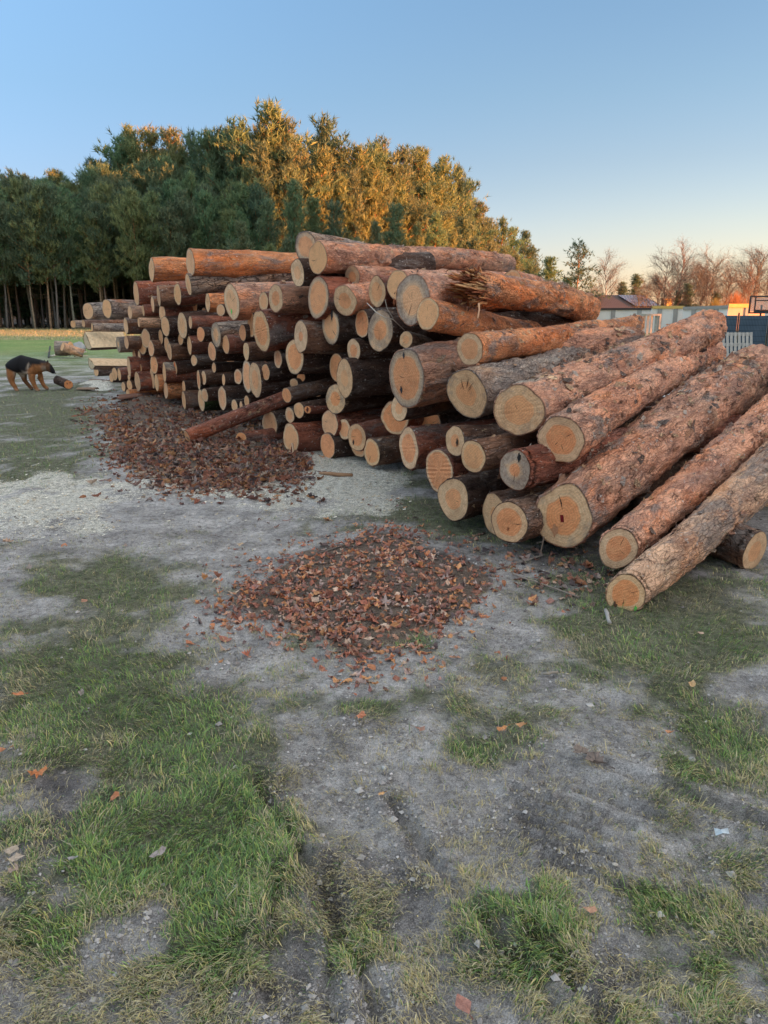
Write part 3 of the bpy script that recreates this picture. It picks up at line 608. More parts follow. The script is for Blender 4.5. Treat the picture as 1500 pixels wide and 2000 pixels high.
def flake_quads(N, Rf, L, clusters, sz, seed):
    r = np.random.default_rng(seed); V = []; F = []; C = []
    for i in range(N):
        if clusters and r.random() < .75:
            cz, cth, sp_ = clusters[r.integers(len(clusters))]; z = cz + r.normal(0, sp_); th = cth + r.normal(0, sp_ * 3)
        else: z = r.uniform(.04, L * .96); th = r.uniform(-1.7, 1.7) + math.pi / 2
        if z < .02 or z > L - .05: continue
        s = sz * min(2.2, r.lognormal(0, .5)); w_ = s * r.uniform(.35, .8); a = r.normal(0, .7)
        R_ = Rf(z, th); lift = r.uniform(.05, .55)
        ez = np.array([0, 0, 1.]); er = np.array([math.cos(th), math.sin(th), 0]); et = np.array([-math.sin(th), math.cos(th), 0])
        u = ez * math.cos(a) + et * math.sin(a); v = -ez * math.sin(a) + et * math.cos(a)
        c0 = er * (R_ + .001) + ez * z
        n = len(V); k0 = r.uniform(.2, 1)
        V += [c0 - u * s * .5 - v * w_ * .5, c0 - u * s * .5 + v * w_ * .4, c0 + v * w_ * .55 + er * s * lift * .15, c0 + u * s * .5 + v * w_ * .3 + er * s * lift, c0 + u * s * .45 - v * w_ * .35 + er * s * lift * k0, c0 - v * w_ * .5 + er * s * lift * .2]
        F += [(n, n + 1, n + 2, n + 5), (n + 5, n + 2, n + 3, n + 4)]
        c = [(.66, .44, .27), (.50, .27, .17), (.16, .11, .09), (.42, .22, .15), (.56, .47, .40), (.22, .17, .15)][r.choice(6, p=[.26, .29, .08, .23, .08, .06])]
        C += [np.array(c) * r.uniform(.75, 1.15)] * 6
    return V, F, C
LOGN = [0]
def log(x, y, a, b, label, bark='rd', heart=.62, stain=.0, tone=.5, dz=0.0, far=None, L=None, el=None, az=None, furrow=.15, peel=.5, wob=.5, t=None, marks=(), cracks=0, knots=None, flakes=None, t2=None, oval=0, saw=0, moss=0, group=None, rim=1.0):
    LOGN[0] += 1; seed = LOGN[0] * 7 + 3; r_ = np.random.default_rng(seed)
    if t is None: t = face_depth(x, y) + dz
    rz = ray(x, y)[2]; rad = b * t / FPX
    if CAMH + t * rz < rad * .9: t = CAMH / (rad / t * .95 - rz) ; rad = b * t / FPX
    P = at_depth(x, y, t); vdir = Vector(P - np.array([0, 0, CAMH])).normalized()
    vaz = math.degrees(math.atan2(P[0], P[1])); want = vaz + math.degrees(math.acos(min(max(a / b, .04), .97))); dflt = float(np.interp(x, AZ_X, AZ_V))
    L = L or r_.uniform(2.9, 3.6)
    if far is not None:
        x2, y2, b2 = far; rb = ray(x2, y2)
        if L == 'az':
            azr = R(az or dflt); k2 = rb[0] / rb[1]; s2 = (k2 * P[1] - P[0]) / (math.sin(azr) - k2 * math.cos(azr)); t2 = (P[1] + s2 * math.cos(azr)) / rb[1]
        if t2 is None:
            A = rb @ rb; dP = np.array([0, 0, CAMH]) - P; B = 2 * rb @ dP; Cc = dP @ dP - L * L; disc = B * B - 4 * A * Cc
            t2 = (-B + math.sqrt(max(disc, 0))) / (2 * A)
        Q = at_depth(x2, y2, t2); r2 = b2 * t2 / FPX
        if Q[2] < r2: Q[2] = r2
        ax_ = Vector(Q - P); L = ax_.length; ax_.normalize()
    else:
        azz = az if az is not None else max(dflt - 9, min(dflt + 9, want)); e = el if el is not None else r_.normal(.6, 1.3)
        ax_ = Vector((math.sin(R(azz)) * math.cos(R(e)), math.cos(R(azz)) * math.cos(R(e)), math.sin(R(e)))); r2 = rad * r_.uniform(.9, 1.12)
    # cut plane: square to the stem, nudged towards the ellipse the photo shows
    n = Vector(ax_); c_n = n.dot(vdir)
    if far is None or abs(c_n - a / b) > .0:
        tgt = min(.98, a / b); cur = math.acos(max(-1, min(1, c_n))); des = math.acos(tgt); d_ = max(-R(24), min(R(24), des - cur))
        axis = vdir.cross(n); 
        if axis.length > 1e-4: n = Matrix.Rotation(d_, 3, axis.normalized()) @ n
    q = ax_.to_track_quat('Z', 'Y'); Ml = q.to_matrix(); Mi = Ml.inverted(); nl = Mi @ n
    nA = int(max(20, min(112, b * 1.7))); seg = max(.035, rad * .30) if b > 34 else max(.08, rad * .6); nT = int(max(6, min(150, L / seg)))
    th = np.linspace(0, 2 * np.pi, nA, endpoint=False); zz = np.linspace(0, L, nT + 1); zz = np.concatenate([[0, .012, .04], zz[1:]])
    nT = len(zz); TH, ZZ = np.meshgrid(th, zz); TH = TH.ravel(); ZZ = ZZ.ravel()
    Rb = rad + (r2 - rad) * ZZ / L
    sd3 = np.full_like(TH, seed * 3.1)
    cx_, sx_ = np.cos(TH), np.sin(TH)
    pn = np.stack([cx_ * rad * 5 + sd3, sx_ * rad * 5, ZZ * 1.2], 1)
    disp = .065 * rad * wob * 2 * vnoise(np.stack([cx_ * 1.1 + sd3, sx_ * 1.1, ZZ * 1.1], 1), 3) + .05 * rad * vnoise(np.stack([cx_ * 2.2 + sd3, sx_ * 2.2, ZZ * 2.6], 1), 8)
    if b > 16: disp += .010 * wob * 1.2 * fbm(np.stack([cx_ * rad * 22 + sd3, sx_ * rad * 22, ZZ * 11], 1), 3, 5) * (ZZ > .005)
    if b > 34: 
        rg = fbm(np.stack([cx_ * rad * 34 + sd3, sx_ * rad * 34, ZZ * 16], 1), 3, 15); disp += .0075 * (1 - np.abs(rg) * 2.2) * (ZZ > .005)
    bc = np.array(BARK[bark]); col = np.tile(bc * r_.uniform(.88, 1.12), (len(TH), 1))
    nk = knots if knots is not None else (int(L * 1.6) if b > 22 else (1 if b > 14 else 0))
    for k in range(nk):
        kz, kt, ks = r_.uniform(.25, L), r_.uniform(0, 6.28), rad * r_.uniform(.22, .42)
        dth = (TH - kt + np.pi) % (2 * np.pi) - np.pi; dd = np.hypot(dth * rad, (ZZ - kz) * .8) / ks
        disp += rad * r_.uniform(.12, .30) * np.exp(-dd ** 2 * 1.3) - rad * .10 * np.exp(-(dd / .35) ** 2)
        mk = np.exp(-dd ** 2 * .9)[:, None] * .55; kc = np.array([(.13, .085, .06), (.42, .26, .15), (.20, .15, .12)][r_.integers(3)]); col = col * (1 - mk) + kc * mk
    tw = .016 * L * wob; bx, by = r_.normal(0, tw, 2); s_ = np.sin(np.pi * ZZ / L)
    Rr = Rb + disp; sh = -(Rr * cx_ * nl.x + Rr * sx_ * nl.y) / max(nl.z, .3)
    fall = np.exp(-ZZ / (rad * 1.6)); Zf = ZZ + sh * fall
    V = np.stack([Rr * cx_ + bx * s_, Rr * sx_ + by * s_, Zf], 1)
    idx = np.arange(nT * nA).reshape(nT, nA); nx_ = np.roll(idx, -1, 1)
    F = [tuple(v) for v in np.stack([idx[:-1].ravel(), nx_[:-1].ravel(), nx_[1:].ravel(), idx[1:].ravel()], 1).tolist()]
    # bark rim turned in over the cut (bark thickness)
    bt = max(.004, rad * .035) * rim; n0 = len(V)
    rim_in = np.stack([(Rr[:nA] - bt) * np.cos(th), (Rr[:nA] - bt) * np.sin(th), sh[:nA] + .001], 1)
    V = np.concatenate([V, rim_in]); F += [(k, n0 + k, n0 + (k + 1) % nA, (k + 1) % nA)[::1] for k in range(nA)]
    col = np.concatenate([col, np.tile(bc * .55, (nA, 1))])
    if moss: 
        mk = (sstep(.0, .5, -V[:, 0] / rad + .3 * vnoise(V * 30, 4)) * np.exp(-V[:, 2] / .6))[:, None]; col = col * (1 - mk) + np.array((.05, .10, .025)) * mk
    if marks:
        for mkd in marks:
            if mkd[0] == 'peel':      # (.., z0, z1, theta, half-width, colour): a strip where the bark is gone
                _, z0, z1, tc, hw, pc = mkd; T2 = np.concatenate([TH, th]); Z2 = np.concatenate([ZZ, np.zeros(nA)])
                dth = np.abs((T2 - tc + np.pi) % (2 * np.pi) - np.pi); nz = .3 * vnoise(V * 9, 6)
                mk = (sstep(hw * 1.15, hw * .85, dth * (1 + nz)) * sstep(z0 - .05, z0 + .03, Z2 + nz * .2) * sstep(z1 + .12, z1 - .05, Z2 + nz * .5))[:, None]; col = col * (1 - mk) + np.array(pc) * mk
    aux = np.tile(np.array([(seed * .137) % 1.0, furrow, peel]), (len(V), 1))
    nfl = int(flakes * 1.5) if flakes is not None else (int(26 * L) if b > 30 else (int(9 * L) if b > 16 else 0))
    if nfl:
        clus = [(r_.uniform(.2, L), r_.uniform(0, 6.28), r_.uniform(.08, .3)) for _ in range(5 if b < 40 else 9)]
        def Rf(z, tt):
            i = min(nT - 1, int(np.searchsorted(zz, z))); j = int((tt % (2 * math.pi)) / (2 * math.pi) * nA) % nA; return Rr[i * nA + j]
        fv, ff, fc = flake_quads(nfl, Rf, L, clus, max(.026, rad * .20), seed)
        if fv:
            fv = np.array(fv); sf = np.sin(np.pi * fv[:, 2] / L); fv[:, 0] += bx * sf; fv[:, 1] += by * sf
            nn = len(V); V = np.concatenate([V, fv]); F += [tuple(i + nn for i in f) for f in ff]; col = np.concatenate([col, np.array(fc)])
            aux = np.concatenate([aux, np.tile(np.array([(seed * .137) % 1.0, 0, 0]), (len(fv), 1))])
    if b > 28:
        for k in range(int(L * .8)):
            kz, kt = r_.uniform(.5, L * .9), r_.uniform(.2, 2.9) if r_.random() < .7 else r_.uniform(0, 6.28); kr = rad * r_.uniform(.10, .17); hh = rad * r_.uniform(1.04, 1.22); er = np.array([math.cos(kt), math.sin(kt), .25]); n1 = len(V); VV_ = []
            e1 = np.array([-math.sin(kt), math.cos(kt), 0]); e2 = np.array([0, 0, 1.]); base_o = np.array([bx * math.sin(math.pi * kz / L), by * math.sin(math.pi * kz / L), kz]); Rk = float(np.interp(kz, [0, L], [rad, r2])) / rad
            for hf, rf in ((.85, 1.5), (1., 1.0), (1., .98)):
                for j in range(8): aa = j * math.pi / 4; VV_.append(base_o + er * (rad * .86 + (hh - rad * .86) * (hf if hf < 1 else 1)) * Rk * (1 if rf != 1.5 else .93) + (e1 * math.cos(aa) + e2 * math.sin(aa)) * kr * rf)
            V = np.concatenate([V, np.array(VV_)]); F += [(n1 + l * 8 + j, n1 + l * 8 + (j + 1) % 8, n1 + (l + 1) * 8 + (j + 1) % 8, n1 + (l + 1) * 8 + j) for l in (0,) for j in range(8)] + [tuple(n1 + 16 + j for j in range(8))]
            col = np.concatenate([col, np.tile(bc * .6, (16, 1)), np.tile(np.array([(.50, .33, .20), (.22, .17, .14)][k % 2]), (8, 1))]); aux = np.concatenate([aux, np.tile(np.array([(seed * .137) % 1.0, 0, 0]), (24, 1))])
    root = empty('pine_log', P, q.to_euler(), label=label, cat='log', group=group or 'pine logs stacked in the pile')
    bo = mesh_obj('bark', mk_mesh('bark', V, F, M_BARK, smooth=True, cols={'col': np.clip(col, 0, 1), 'aux': aux}), root)
    # cut faces (near, far)
    for end in (0, 1):
        base = Rr[:nA] if end == 0 else Rr[-nA:]; inner = (base - bt * (1.0 if end == 0 else .5)) * (1 + .012 * vnoise(np.stack([np.cos(th) * 6 + seed, np.sin(th) * 6, th * 0], 1), 19)); rings = [0, .2, .4, .6, .8, .93, 1.]
        FV = [(0, 0, -.0015 if end == 0 else L - .006)]; FC = [(0, 0, tone)]; jit = .5 + .5 * vnoise(np.stack([np.cos(th) * 2 + seed, np.sin(th) * 2, th * 0], 1), 9)
        for rr in rings[1:]:
            xx = inner * rr * np.cos(th); yy = inner * rr * np.sin(th)
            zc = (-(xx * nl.x + yy * nl.y) / max(nl.z, .3) - .0015 - (.0018 * saw * np.sin(yy * 190 + xx * 30) * (rr < .99))) if end == 0 else np.full(nA, L - .006)
            FV += list(zip(xx, yy, zc)); FC += [(rr, 0, tone)] * nA
        FF = [(0, 1 + (k + 1) % nA, 1 + k) for k in range(nA)]
        for q_ in range(len(rings) - 2):
            o0, o1 = 1 + q_ * nA, 1 + (q_ + 1) * nA
            FF += [(o0 + k, o0 + (k + 1) % nA, o1 + (k + 1) % nA, o1 + k) for k in range(nA)]
        if end == 0:
            pos = lambda ang, f, up=.0035: (rad * f * math.cos(ang), rad * f * math.sin(ang), -(rad * f * math.cos(ang) * nl.x + rad * f * math.sin(ang) * nl.y) / max(nl.z, .3) - up)
            for k in range(cracks if (cracks or b < 15) else int(r_.integers(0, 3))):
                a0 = r_.uniform(0, 6.28); f0, f1 = r_.uniform(0, .25), r_.uniform(.35, .85); n1 = len(FV); a1 = a0 + r_.normal(0, .18); wd = .010 + .014 * r_.random()
                FV += [pos(a0, f0), pos((a0 + a1) / 2 - wd * 2, (f0 + f1) / 2), pos(a1, f1), pos((a0 + a1) / 2 + wd * 2, (f0 + f1) / 2)]; FC += [(.3, 1, tone)] * 4; FF += [(n1, n1 + 1, n1 + 2, n1 + 3)]
        else: FF = [f[::-1] for f in FF]
        au = np.tile(np.array([(seed * .37) % 1.0, heart, stain if end == 0 else .2]), (len(FV), 1))
        fo = mesh_obj('cut_end', mk_mesh('cut_end', np.array(FV), FF, M_CUT, smooth=False, cols={'col': np.array(FC), 'aux': au}), root)
        if end == 0:
            for mkd in marks:
                if mkd[0] in ('spot', 'tag'):
                    _, sx0, sy0, sr, pc, nm = mkd; # offsets in px from the centre, size px
                    right = Mi @ Vector((1, 0, 0)); upv = Mi @ Vector((0, 0, 1)); k_ = t / FPX
                    def proj(v): v = Vector(v); v.z = -(v.x * nl.x + v.y * nl.y) / max(nl.z, .3) - .006; return v
                    c0 = right * sx0 * k_ + upv * (-sy0) * k_; pts = []
                    if mkd[0] == 'spot':
                        for kk in range(12): ra = sr * k_ * (1 + .3 * math.sin(kk * 2.3)); pts.append(proj(c0 + right * ra * .8 * math.cos(kk * .5236) + upv * ra * 1.2 * math.sin(kk * .5236)))
                    else:
                        for ux, uy in ((-.75, .95), (.35, 1.05), (.75, -.95), (-.4, -1.05)): pts.append(proj(c0 + right * ux * sr * k_ + upv * uy * sr * k_))
                    bb = MB(); bb.add(pts + [p + Vector((0, 0, .004)) for p in pts], [tuple(range(len(pts))), tuple(range(2 * len(pts) - 1, len(pts) - 1, -1))], 0, pc)
                    bb.obj(nm, M_PAINT, fo)
    return root
M_PAINT = mat_vcol('marking_paint', .6, 90, .25, .2)
X = 'log end '
# --- the near right-hand slope of the pile
log(1222, 1159, 38, 37, 'nearest slanting log touching the grass, orange end chipped at its rim', 'lt', .72, .1, 0, far=(1600, 810, 42), L=3.4, peel=1., flakes=130, cracks=0, t=4.02, wob=.7, marks=[('spot', 30, 22, 4, (.12, .45, .08), 'paint_spot'), ('spot', -22, 30, 8, (.10, .05, .03), 'rot_hole')])
log(1209, 1071, 38, 37, 'log with round orange heart lying between the biggest log and the nearest slanting log', 'pk', .66, .15, 0, far=(1640, 700, 38), L=4.2, t=4.45, peel=.9, flakes=260, cracks=0, wob=.8)
log(1100, 1007, 55, 61, 'biggest reddish front log with a small dark red tag on its round end', 'pk', .63, .45, .0, far=(1478, 722, 50), L=4.2, t=4.75, peel=.8, flakes=420, wob=.9, knots=7, cracks=1, marks=[('tag', -2, 6, 7, (.16, .008, .012), 'log_tag'), ('spot', -20, 34, 10, (.50, .24, .13), 'resin_patch')])
log(1095, 858, 42, 48, 'log with a clean round orange heart and wide pale ring above the biggest tagged log', 'pk', .66, .12, 0, far=(1392, 688, 24), L=4.3, peel=.7, flakes=170, wob=.5, cracks=3, t=4.85)
log(1014, 803, 46, 51, 'thick log with a brownish end and a white bark scar at its upper right', 'pk', .60, .55, .6, far=(1382, 641, 37), L=4.0, t=5.1, peel=.6, flakes=300, wob=.9, knots=8, cracks=1, saw=.5, marks=[('peel', .02, .34, 1.15, .55, (.58, .50, .40))])
log(909, 768, 35, 51, 'greyish bent log with a cracked radially split pale end left of the white scarred log', 'gy', .52, .4, .5, far=(1205, 640, 15), L=4.4, t=5.55, peel=.3, flakes=120, wob=1.1, knots=5, cracks=4, furrow=.3)
log(917, 682, 25, 32, 'orange barked log with a small round cut resting across the top of the right slope', 'or', .66, .35, .4, far=(1243, 633, 17), L=4.3, t=5.75, peel=1., flakes=170, wob=.7, knots=6)
log(835, 613, 19, 31, 'log with glowing orange underside below the shattered log, end pale pink', 'or', .86, .1, .7, far=(1080, 650, 18), L=3.3, t=6.1, peel=.5, flakes=60)
log(806, 588, 33, 47, 'thick log end ringed blue grey with a tan middle, high at the centre right', 'pk', .60, .95, .8, dz=.15, far=(1010, 585, 30), L=3.0, peel=.8, flakes=160, saw=.6)
log(777, 557, 18, 29, 'plain pale log end half hidden behind the blue grey ringed end', 'pk', .9, .1, 1., dz=.5, far=(985, 552, 19), L=3.4, peel=1., flakes=90)
log(736, 571, 17, 30, 'narrow grey brown log end just left of the blue grey ringed end', 'rd', .65, .5, .6, dz=.15, L=1.7, cracks=1)
log(688, 541, 13, 21, 'small log with frayed bark lying under the long topmost log', 'pk', .5, .7, .3, dz=.5, far=(905, 540, 17), L=3.6, peel=.9, flakes=120, furrow=.3)
log(620, 506, 17, 31, 'long pink barked log along the very top of the pile, pale plain end', 'pk', .95, .2, .9, far=(993, 514, 17), L=4.7, peel=1., flakes=220, knots=8, wob=.9, cracks=1)
log(597, 481, 13, 29, 'topmost log behind the long pink one, orange heart inside a rough grey rim', 'gy', .72, .8, .4, dz=.25, far=(745, 497, 13), L=2.6, furrow=.5, rim=2., flakes=120)
log(581, 533, 13, 27, 'pale oval log end tucked below the two topmost logs', 'dk', .5, .2, .8, dz=.1, L=1.8)
log(621, 580, 20, 40, 'tall oval log end with pink middle and blackened grey rim, upper middle of the pile', 'rd', .78, .9, .4, cracks=0)
log(673, 588, 14, 28, 'tan heart log end whose pink bark shows a knot, right of the blackened rim end', 'pk', .55, .1, .3, dz=-.1, L=2.4, knots=2, far=(800, 560, 24))
log(510, 646, 16, 40, 'thick smooth red barked log with saw marked elongated end left of centre', 'rd', .72, .15, .2, saw=1., wob=.3, peel=.4, L=3.2, el=5, furrow=0., dz=-.35)
log(588, 657, 13, 31, 'white log end with a tiny orange heart beside the smooth red log', 'br', .32, .15, .1, dz=-.15, knots=2)
log(646, 637, 17, 35, 'white edged log end bitten by black bark at its upper right', 'dk', .74, .75, .6, dz=.1, marks=[('spot', 14, -24, 10, (.05, .045, .05), 'burnt_notch')])
log(707, 633, 14, 27, 'small deep orange log end with a thin pale rim, centre top', 'dk', .88, .05, .0, dz=.12, cracks=0)
log(743, 646, 26, 40, 'round grey sapwood log end with an orange core, crossed by a dry twig', 'dk', .50, .85, .2, flakes=20)
log(793, 664, 7, 16, 'furrowed grey log mostly hiding its end behind the orange core end', 'gy', .5, .3, .7, dz=.3, furrow=.8, L=2.6, far=(905, 690, 17))
log(691, 685, 13, 23, 'little white ringed log end above the dark gap at the centre', 'dk', .55, .1, .1, dz=.05)
log(576, 696, 18, 34, 'grey rimmed log end with split orange middle below the white end with tiny heart', 'dk', .75, .6, .1, dz=.0, cracks=1)
log(543, 701, 8, 18, 'tiny oval log end between the saw marked red log and the split orange one', 'dk', .7, 0, .4, dz=.15)
log(659, 719, 15, 29, 'brownish log end largely covered by a pointed white one', 'dk', .9, .5, .3, dz=.3)
log(673, 738, 16, 38, 'pointed white spindle shaped log end at the pile centre', 'dk', .45, .25, .9, dz=-.1)
log(793, 737, 34, 54, 'huge log end with dark grey upper half and orange lower half', 'pk', .76, 1.25, .1, t=6.35, L=3.0, el=2, peel=.7, flakes=120, saw=.4, knots=4, wob=.9, marks=[('spot', -24, 26, 6, (.03, .03, .035), 'notch'), ('spot', -8, -42, 5, (.04, .04, .045), 'crack_hole')])
log(655, 779, 19, 29, 'streaky orange and grey log end right under the pointed white one', 'dk', .5, .6, .1, dz=-.05, saw=.6)
log(645, 827, 16, 28, 'dull pinkish round log end low in the centre of the pile', 'rd', .88, .35, .8, dz=-.05, cracks=1)
log(673, 839, 12, 20, 'small notched log end squeezed between the dull pinkish and the cream ringed end', 'rd', .72, .05, .3, dz=.02)
log(697, 853, 18, 28, 'cream ringed log end with a nick in its left rim near the sawdust', 'rd', .66, .05, .2, dz=-.2, marks=[('spot', -15, 12, 4, (.05, .03, .025), 'nick')])
log(700, 872, 14, 22, 'log end showing only its lower rim beneath the cream ringed one', 'dk', .8, .1, .5, dz=.15)
log(726, 884, 15, 28, 'narrow pink hearted log end at ground level, frosty bark on top', 'br', .78, .1, .4, dz=-.1, L=3.2, peel=.9)
log(798, 875, 18, 41, 'tall log end with a bright orange saw marked heart at the foot of the slope', 'rd', .70, .1, .0, saw=1., dz=.05, L=3.1)
log(779, 798, 15, 26, 'small cream log end hanging right beneath the huge half grey one', 'dk', .45, .15, .5, dz=-.05)
log(772, 817, 27, 33, 'broad red orange log end half covered by a small cream one', 'rd', .85, .4, .0, dz=.25)
log(889, 861, 19, 29, 'log end with a cracked notch at its right side below the bent grey log', 'br', .45, .35, .3, dz=.1, marks=[('spot', 12, 2, 6, (.06, .035, .02), 'crack_hole')], peel=1., L=2.6)
log(924, 892, 23, 32, 'log end with chiselled pink recess right of the cracked notch end', 'br', .80, .1, .7, dz=-.1, peel=1., furrow=.3, L=2.8, flakes=70)
log(857, 918, 27, 44, 'large salmon log end ribbed with saw cuts just above the ground', 'rd', .88, .05, .05, saw=1.6, dz=.02, L=2.8)
log(886, 974, 29, 43, 'lowest front log end, cream with a round hollowed orange heart', 'dk', .52, .05, .3, L=2.9, peel=.9, dz=-.1)
log(1006, 917, 30, 39, 'log end with a small orange pith, grey streaks and a black knot at the top', 'rd', .36, .95, .1, dz=.05, L=3.0, marks=[('spot', 14, -25, 7, (.015, .013, .014), 'black_knot')])
log(994, 1020, 34, 43, 'log end with big orange oval heart touching the biggest tagged log on its left', 'br', .70, .25, .1, dz=-.1, L=2.9, flakes=60, peel=.9, marks=[('spot', -2, 14, 3, (.35, .12, .05), 'heart_knot')])
log(966, 1004, 24, 41, 'pale log end peeping out left of the big orange oval heart', 'br', .35, .5, .6, dz=.18, L=3.0)
r46 = log(1474, 1077, 16, 39, 'short log lying crosswise under the right slope, white rimmed end facing right', 'br', .55, .2, .7, t=4.9, far=(1180, 1020, 32), t2=6.1, peel=1., flakes=30, rim=.6)
# --- upper back and the left half of the pile
log(296, 527, 5, 22, 'orange barked log on the upper left with a thin pale end', 'or', .8, 0, .9, far=(450, 536, 19), L='az', wob=.9, furrow=0, knots=3)
log(372, 514, 8, 27, 'long orange log lying on top of the left half of the pile', 'or', .8, .2, .9, far=(592, 512, 19), L='az', dz=-.2, wob=.6, furrow=0, knots=5, peel=1.)
log(368, 556, 5, 20, 'deeply furrowed grey log directly beneath the long orange top log', 'gy', .6, 0, .9, far=(590, 532, 18), L='az', furrow=1., dz=-.3, knots=3)
log(266, 573, 5, 23, 'reddish log at the stepped left shoulder with a pale narrow end', 'rd', .8, 0, .9, dz=.1, L=2.6, peel=1.)
log(310, 578, 3, 20, 'brown log whose edge shows as a thin white strip below the orange log', 'br', .8, 0, .9, dz=-.2, L=1.6)
log(347, 575, 7, 21, 'oval pale log end under the left end of the furrowed grey log', 'rd', .8, 0, .8, dz=-.1)
log(298, 594, 3, 16, 'sliver of a log end left of and below the thin white strip', 'br', .8, 0, .9)
log(452, 590, 14, 34, 'thick log with a tall cream end carrying a bright green paint dot', 'pk', .7, .15, .8, L=3.2, dz=-.3, el=4, peel=.8, flakes=70, marks=[('spot', -6, 18, 4, (.10, .75, .12), 'paint_dot')])
log(515, 588, 9, 19, 'small tan log end left of a white edged one above the smooth red log', 'rd', .7, .3, .8, dz=.05)
log(539, 583, 14, 28, 'white edged log end with a torn brown middle above the smooth red log', 'pk', .55, .4, .2, dz=-.15, cracks=2)
log(491, 634, 8, 24, 'log end hidden behind the saw marked red log, only its left edge visible', 'dk', .85, .1, .5, dz=.3)
log(431, 606, 8, 12, 'small cream log end left of the green paint dot', 'dk', .8, 0, .9, dz=.2)
log(317, 611, 6, 17, 'cream log end in the upper left stack, upper of two overlapping ones', 'rd', .8, 0, .8)
log(323, 637, 8, 20, 'pinkish log end in the upper left stack, lower of two overlapping ones', 'dk', .85, .2, .9, dz=-.1)
log(356, 636, 9, 26, 'large cream log end with faint split, left of centre', 'dk', .6, .1, .9, dz=-.1)
log(353, 663, 5, 11, 'small log end poking from under the large cream one with the faint split', 'dk', .8, 0, .8, dz=.2)
log(372, 629, 3.5, 13, 'thin log end right of the large cream one, reddish bark', 'rd', .8, 0, .8)
log(406, 592, 4.5, 18, 'tilted sliver of a log end below the grey furrowed log', 'or', .7, 0, .9, dz=.1)
log(392, 653, 7.5, 14, 'orange wedge shaped log end above a dark hollow', 'dk', .95, 0, .05, dz=.1)
log(422, 654, 9, 25, 'weathered grey log end split by a dark vertical crack', 'gy', .5, .9, .9, furrow=.8, cracks=4, dz=-.2)
log(314, 657, 4, 14, 'slim log end right of the pair of overlapping ends, mid left', 'dk', .8, 0, .8, dz=.1)
log(285, 661, 8, 19, 'front one of two tan log ends leaning together at mid left', 'dk', .85, 0, .7, dz=-.15)
log(278, 673, 8, 20, 'back one of two tan log ends leaning together at mid left', 'dk', .85, 0, .7, dz=.05)
log(295, 681, 5.5, 16, 'tan log end just right below the pair leaning together', 'br', .85, 0, .6, dz=-.2)
log(301, 712, 7, 19, 'orange tinted log end below the pair leaning together', 'rd', .85, 0, .3, dz=-.1)
log(326, 674, 5, 17, 'cream sliver log end above a brown mossy barked log', 'dk', .8, 0, .8)
log(331, 687, 4.5, 16, 'log end with short brown mossy bark in the left middle', 'br', .8, 0, .8, dz=-.1, furrow=.4)
log(370, 674, 4, 19, 'tall sliver log end with red bark in the left middle', 'rd', .8, 0, .9)
log(414, 687, 7, 19, 'pink oval log end under the weathered split one', 'dk', .92, 0, .3, dz=-.05)
log(379, 704, 6, 11, 'half moon log end under the tall sliver', 'dk', .8, 0, .8, dz=.05)
log(418, 718, 4, 10, 'tiny log end right under the pink oval one', 'dk', .8, 0, .8, dz=.1)
log(342, 719, 4, 14, 'narrow log end sprayed with orange paint on its upper half', 'dk', .8, 0, .8, marks=[('spot', 0, -6, 5, (.85, .16, .04), 'orange_paint')], dz=.0)
log(321, 728, 3, 20, 'log with a white peeled top beside the orange sprayed end', 'rd', .8, 0, .9, dz=-.25, L=1.8, marks=[('peel', 0., .5, 1.8, 1.0, (.50, .43, .35))])
log(324, 762, 4, 17, 'chunky orange brown log on the ground, left of the red painted edge', 'or', .8, 0, .9, dz=-.15, L=1.7, furrow=0, peel=.3)
log(388, 742, 3, 20, 'very thin log end painted red orange', 'dk', .8, 0, .5, dz=-.1, marks=[('spot', 0, 0, 4, (.85, .18, .07), 'red_paint'), ('spot', 0, 6, 4, (.85, .18, .07), 'red_paint'), ('spot', 0, -6, 4, (.85, .18, .07), 'red_paint')])
log(398, 738, 4.5, 15, 'chipped log end right beside the red painted sliver', 'br', .6, .2, .8, dz=-.05)
log(359, 755, 3, 12, 'slim end right of the chunky orange brown log', 'dk', .8, 0, .7, dz=.05)
log(359, 781, 3.5, 18, 'dark barked log on the ground with a thin crescent end', 'br', .8, 0, .9, dz=-.2, L=2.2)
log(400, 772, 6.5, 13, 'small log end half wrapped by green moss of its neighbour', 'dk', .7, 0, .7, dz=-.35)
log(393, 782, 6, 21, 'mossy green sided log low at the left of centre', 'dk', .6, .3, .8, dz=-.12, moss=1, L=2.6)
log(434, 777, 8, 24, 'clean oval cream log end low beside the mossy one', 'dk', .75, 0, .6, dz=-.15)
log(437, 742, 3, 12, 'splinter thin log end above the clean oval cream one', 'dk', .8, 0, .8)
log(441, 673, 7, 19, 'pale orange oval log end with dark red bark near the pile centre left', 'rd', .88, 0, .5, dz=-.05)
log(474, 650, 7, 16, 'chipped orange log end close left of the saw marked red log', 'dk', .95, 0, .1, dz=.1)
log(481, 686, 6, 18, 'whitish narrow log end below left of the saw marked red log', 'br', .3, .1, .9, dz=-.05)
log(465, 736, 8, 15, 'orange centred log end left of the big double log end', 'dk', .72, 0, .2, dz=-.05)
log(483, 735, 10, 32, 'left grey streaked half of the big double log end', 'dk', .8, .9, .3, dz=.0)
log(499, 742, 12, 35, 'right pink half of the big double log end with small heart', 'dk', .55, .4, .6, dz=-.15)
log(519, 727, 8, 17, 'plain orange tan oval log end right of the big double one', 'dk', .9, 0, .3, dz=-.05)
log(482, 784, 5, 12, 'cream log end behind the slanting ground log, rightmost of three', 'dk', .8, 0, .8)
log(471, 792, 3, 9, 'tiny log end behind the slanting ground log, middle of three', 'dk', .8, 0, .8)
log(458, 792, 6, 12, 'pale log end behind the slanting ground log, leftmost of three', 'dk', .8, 0, .8)
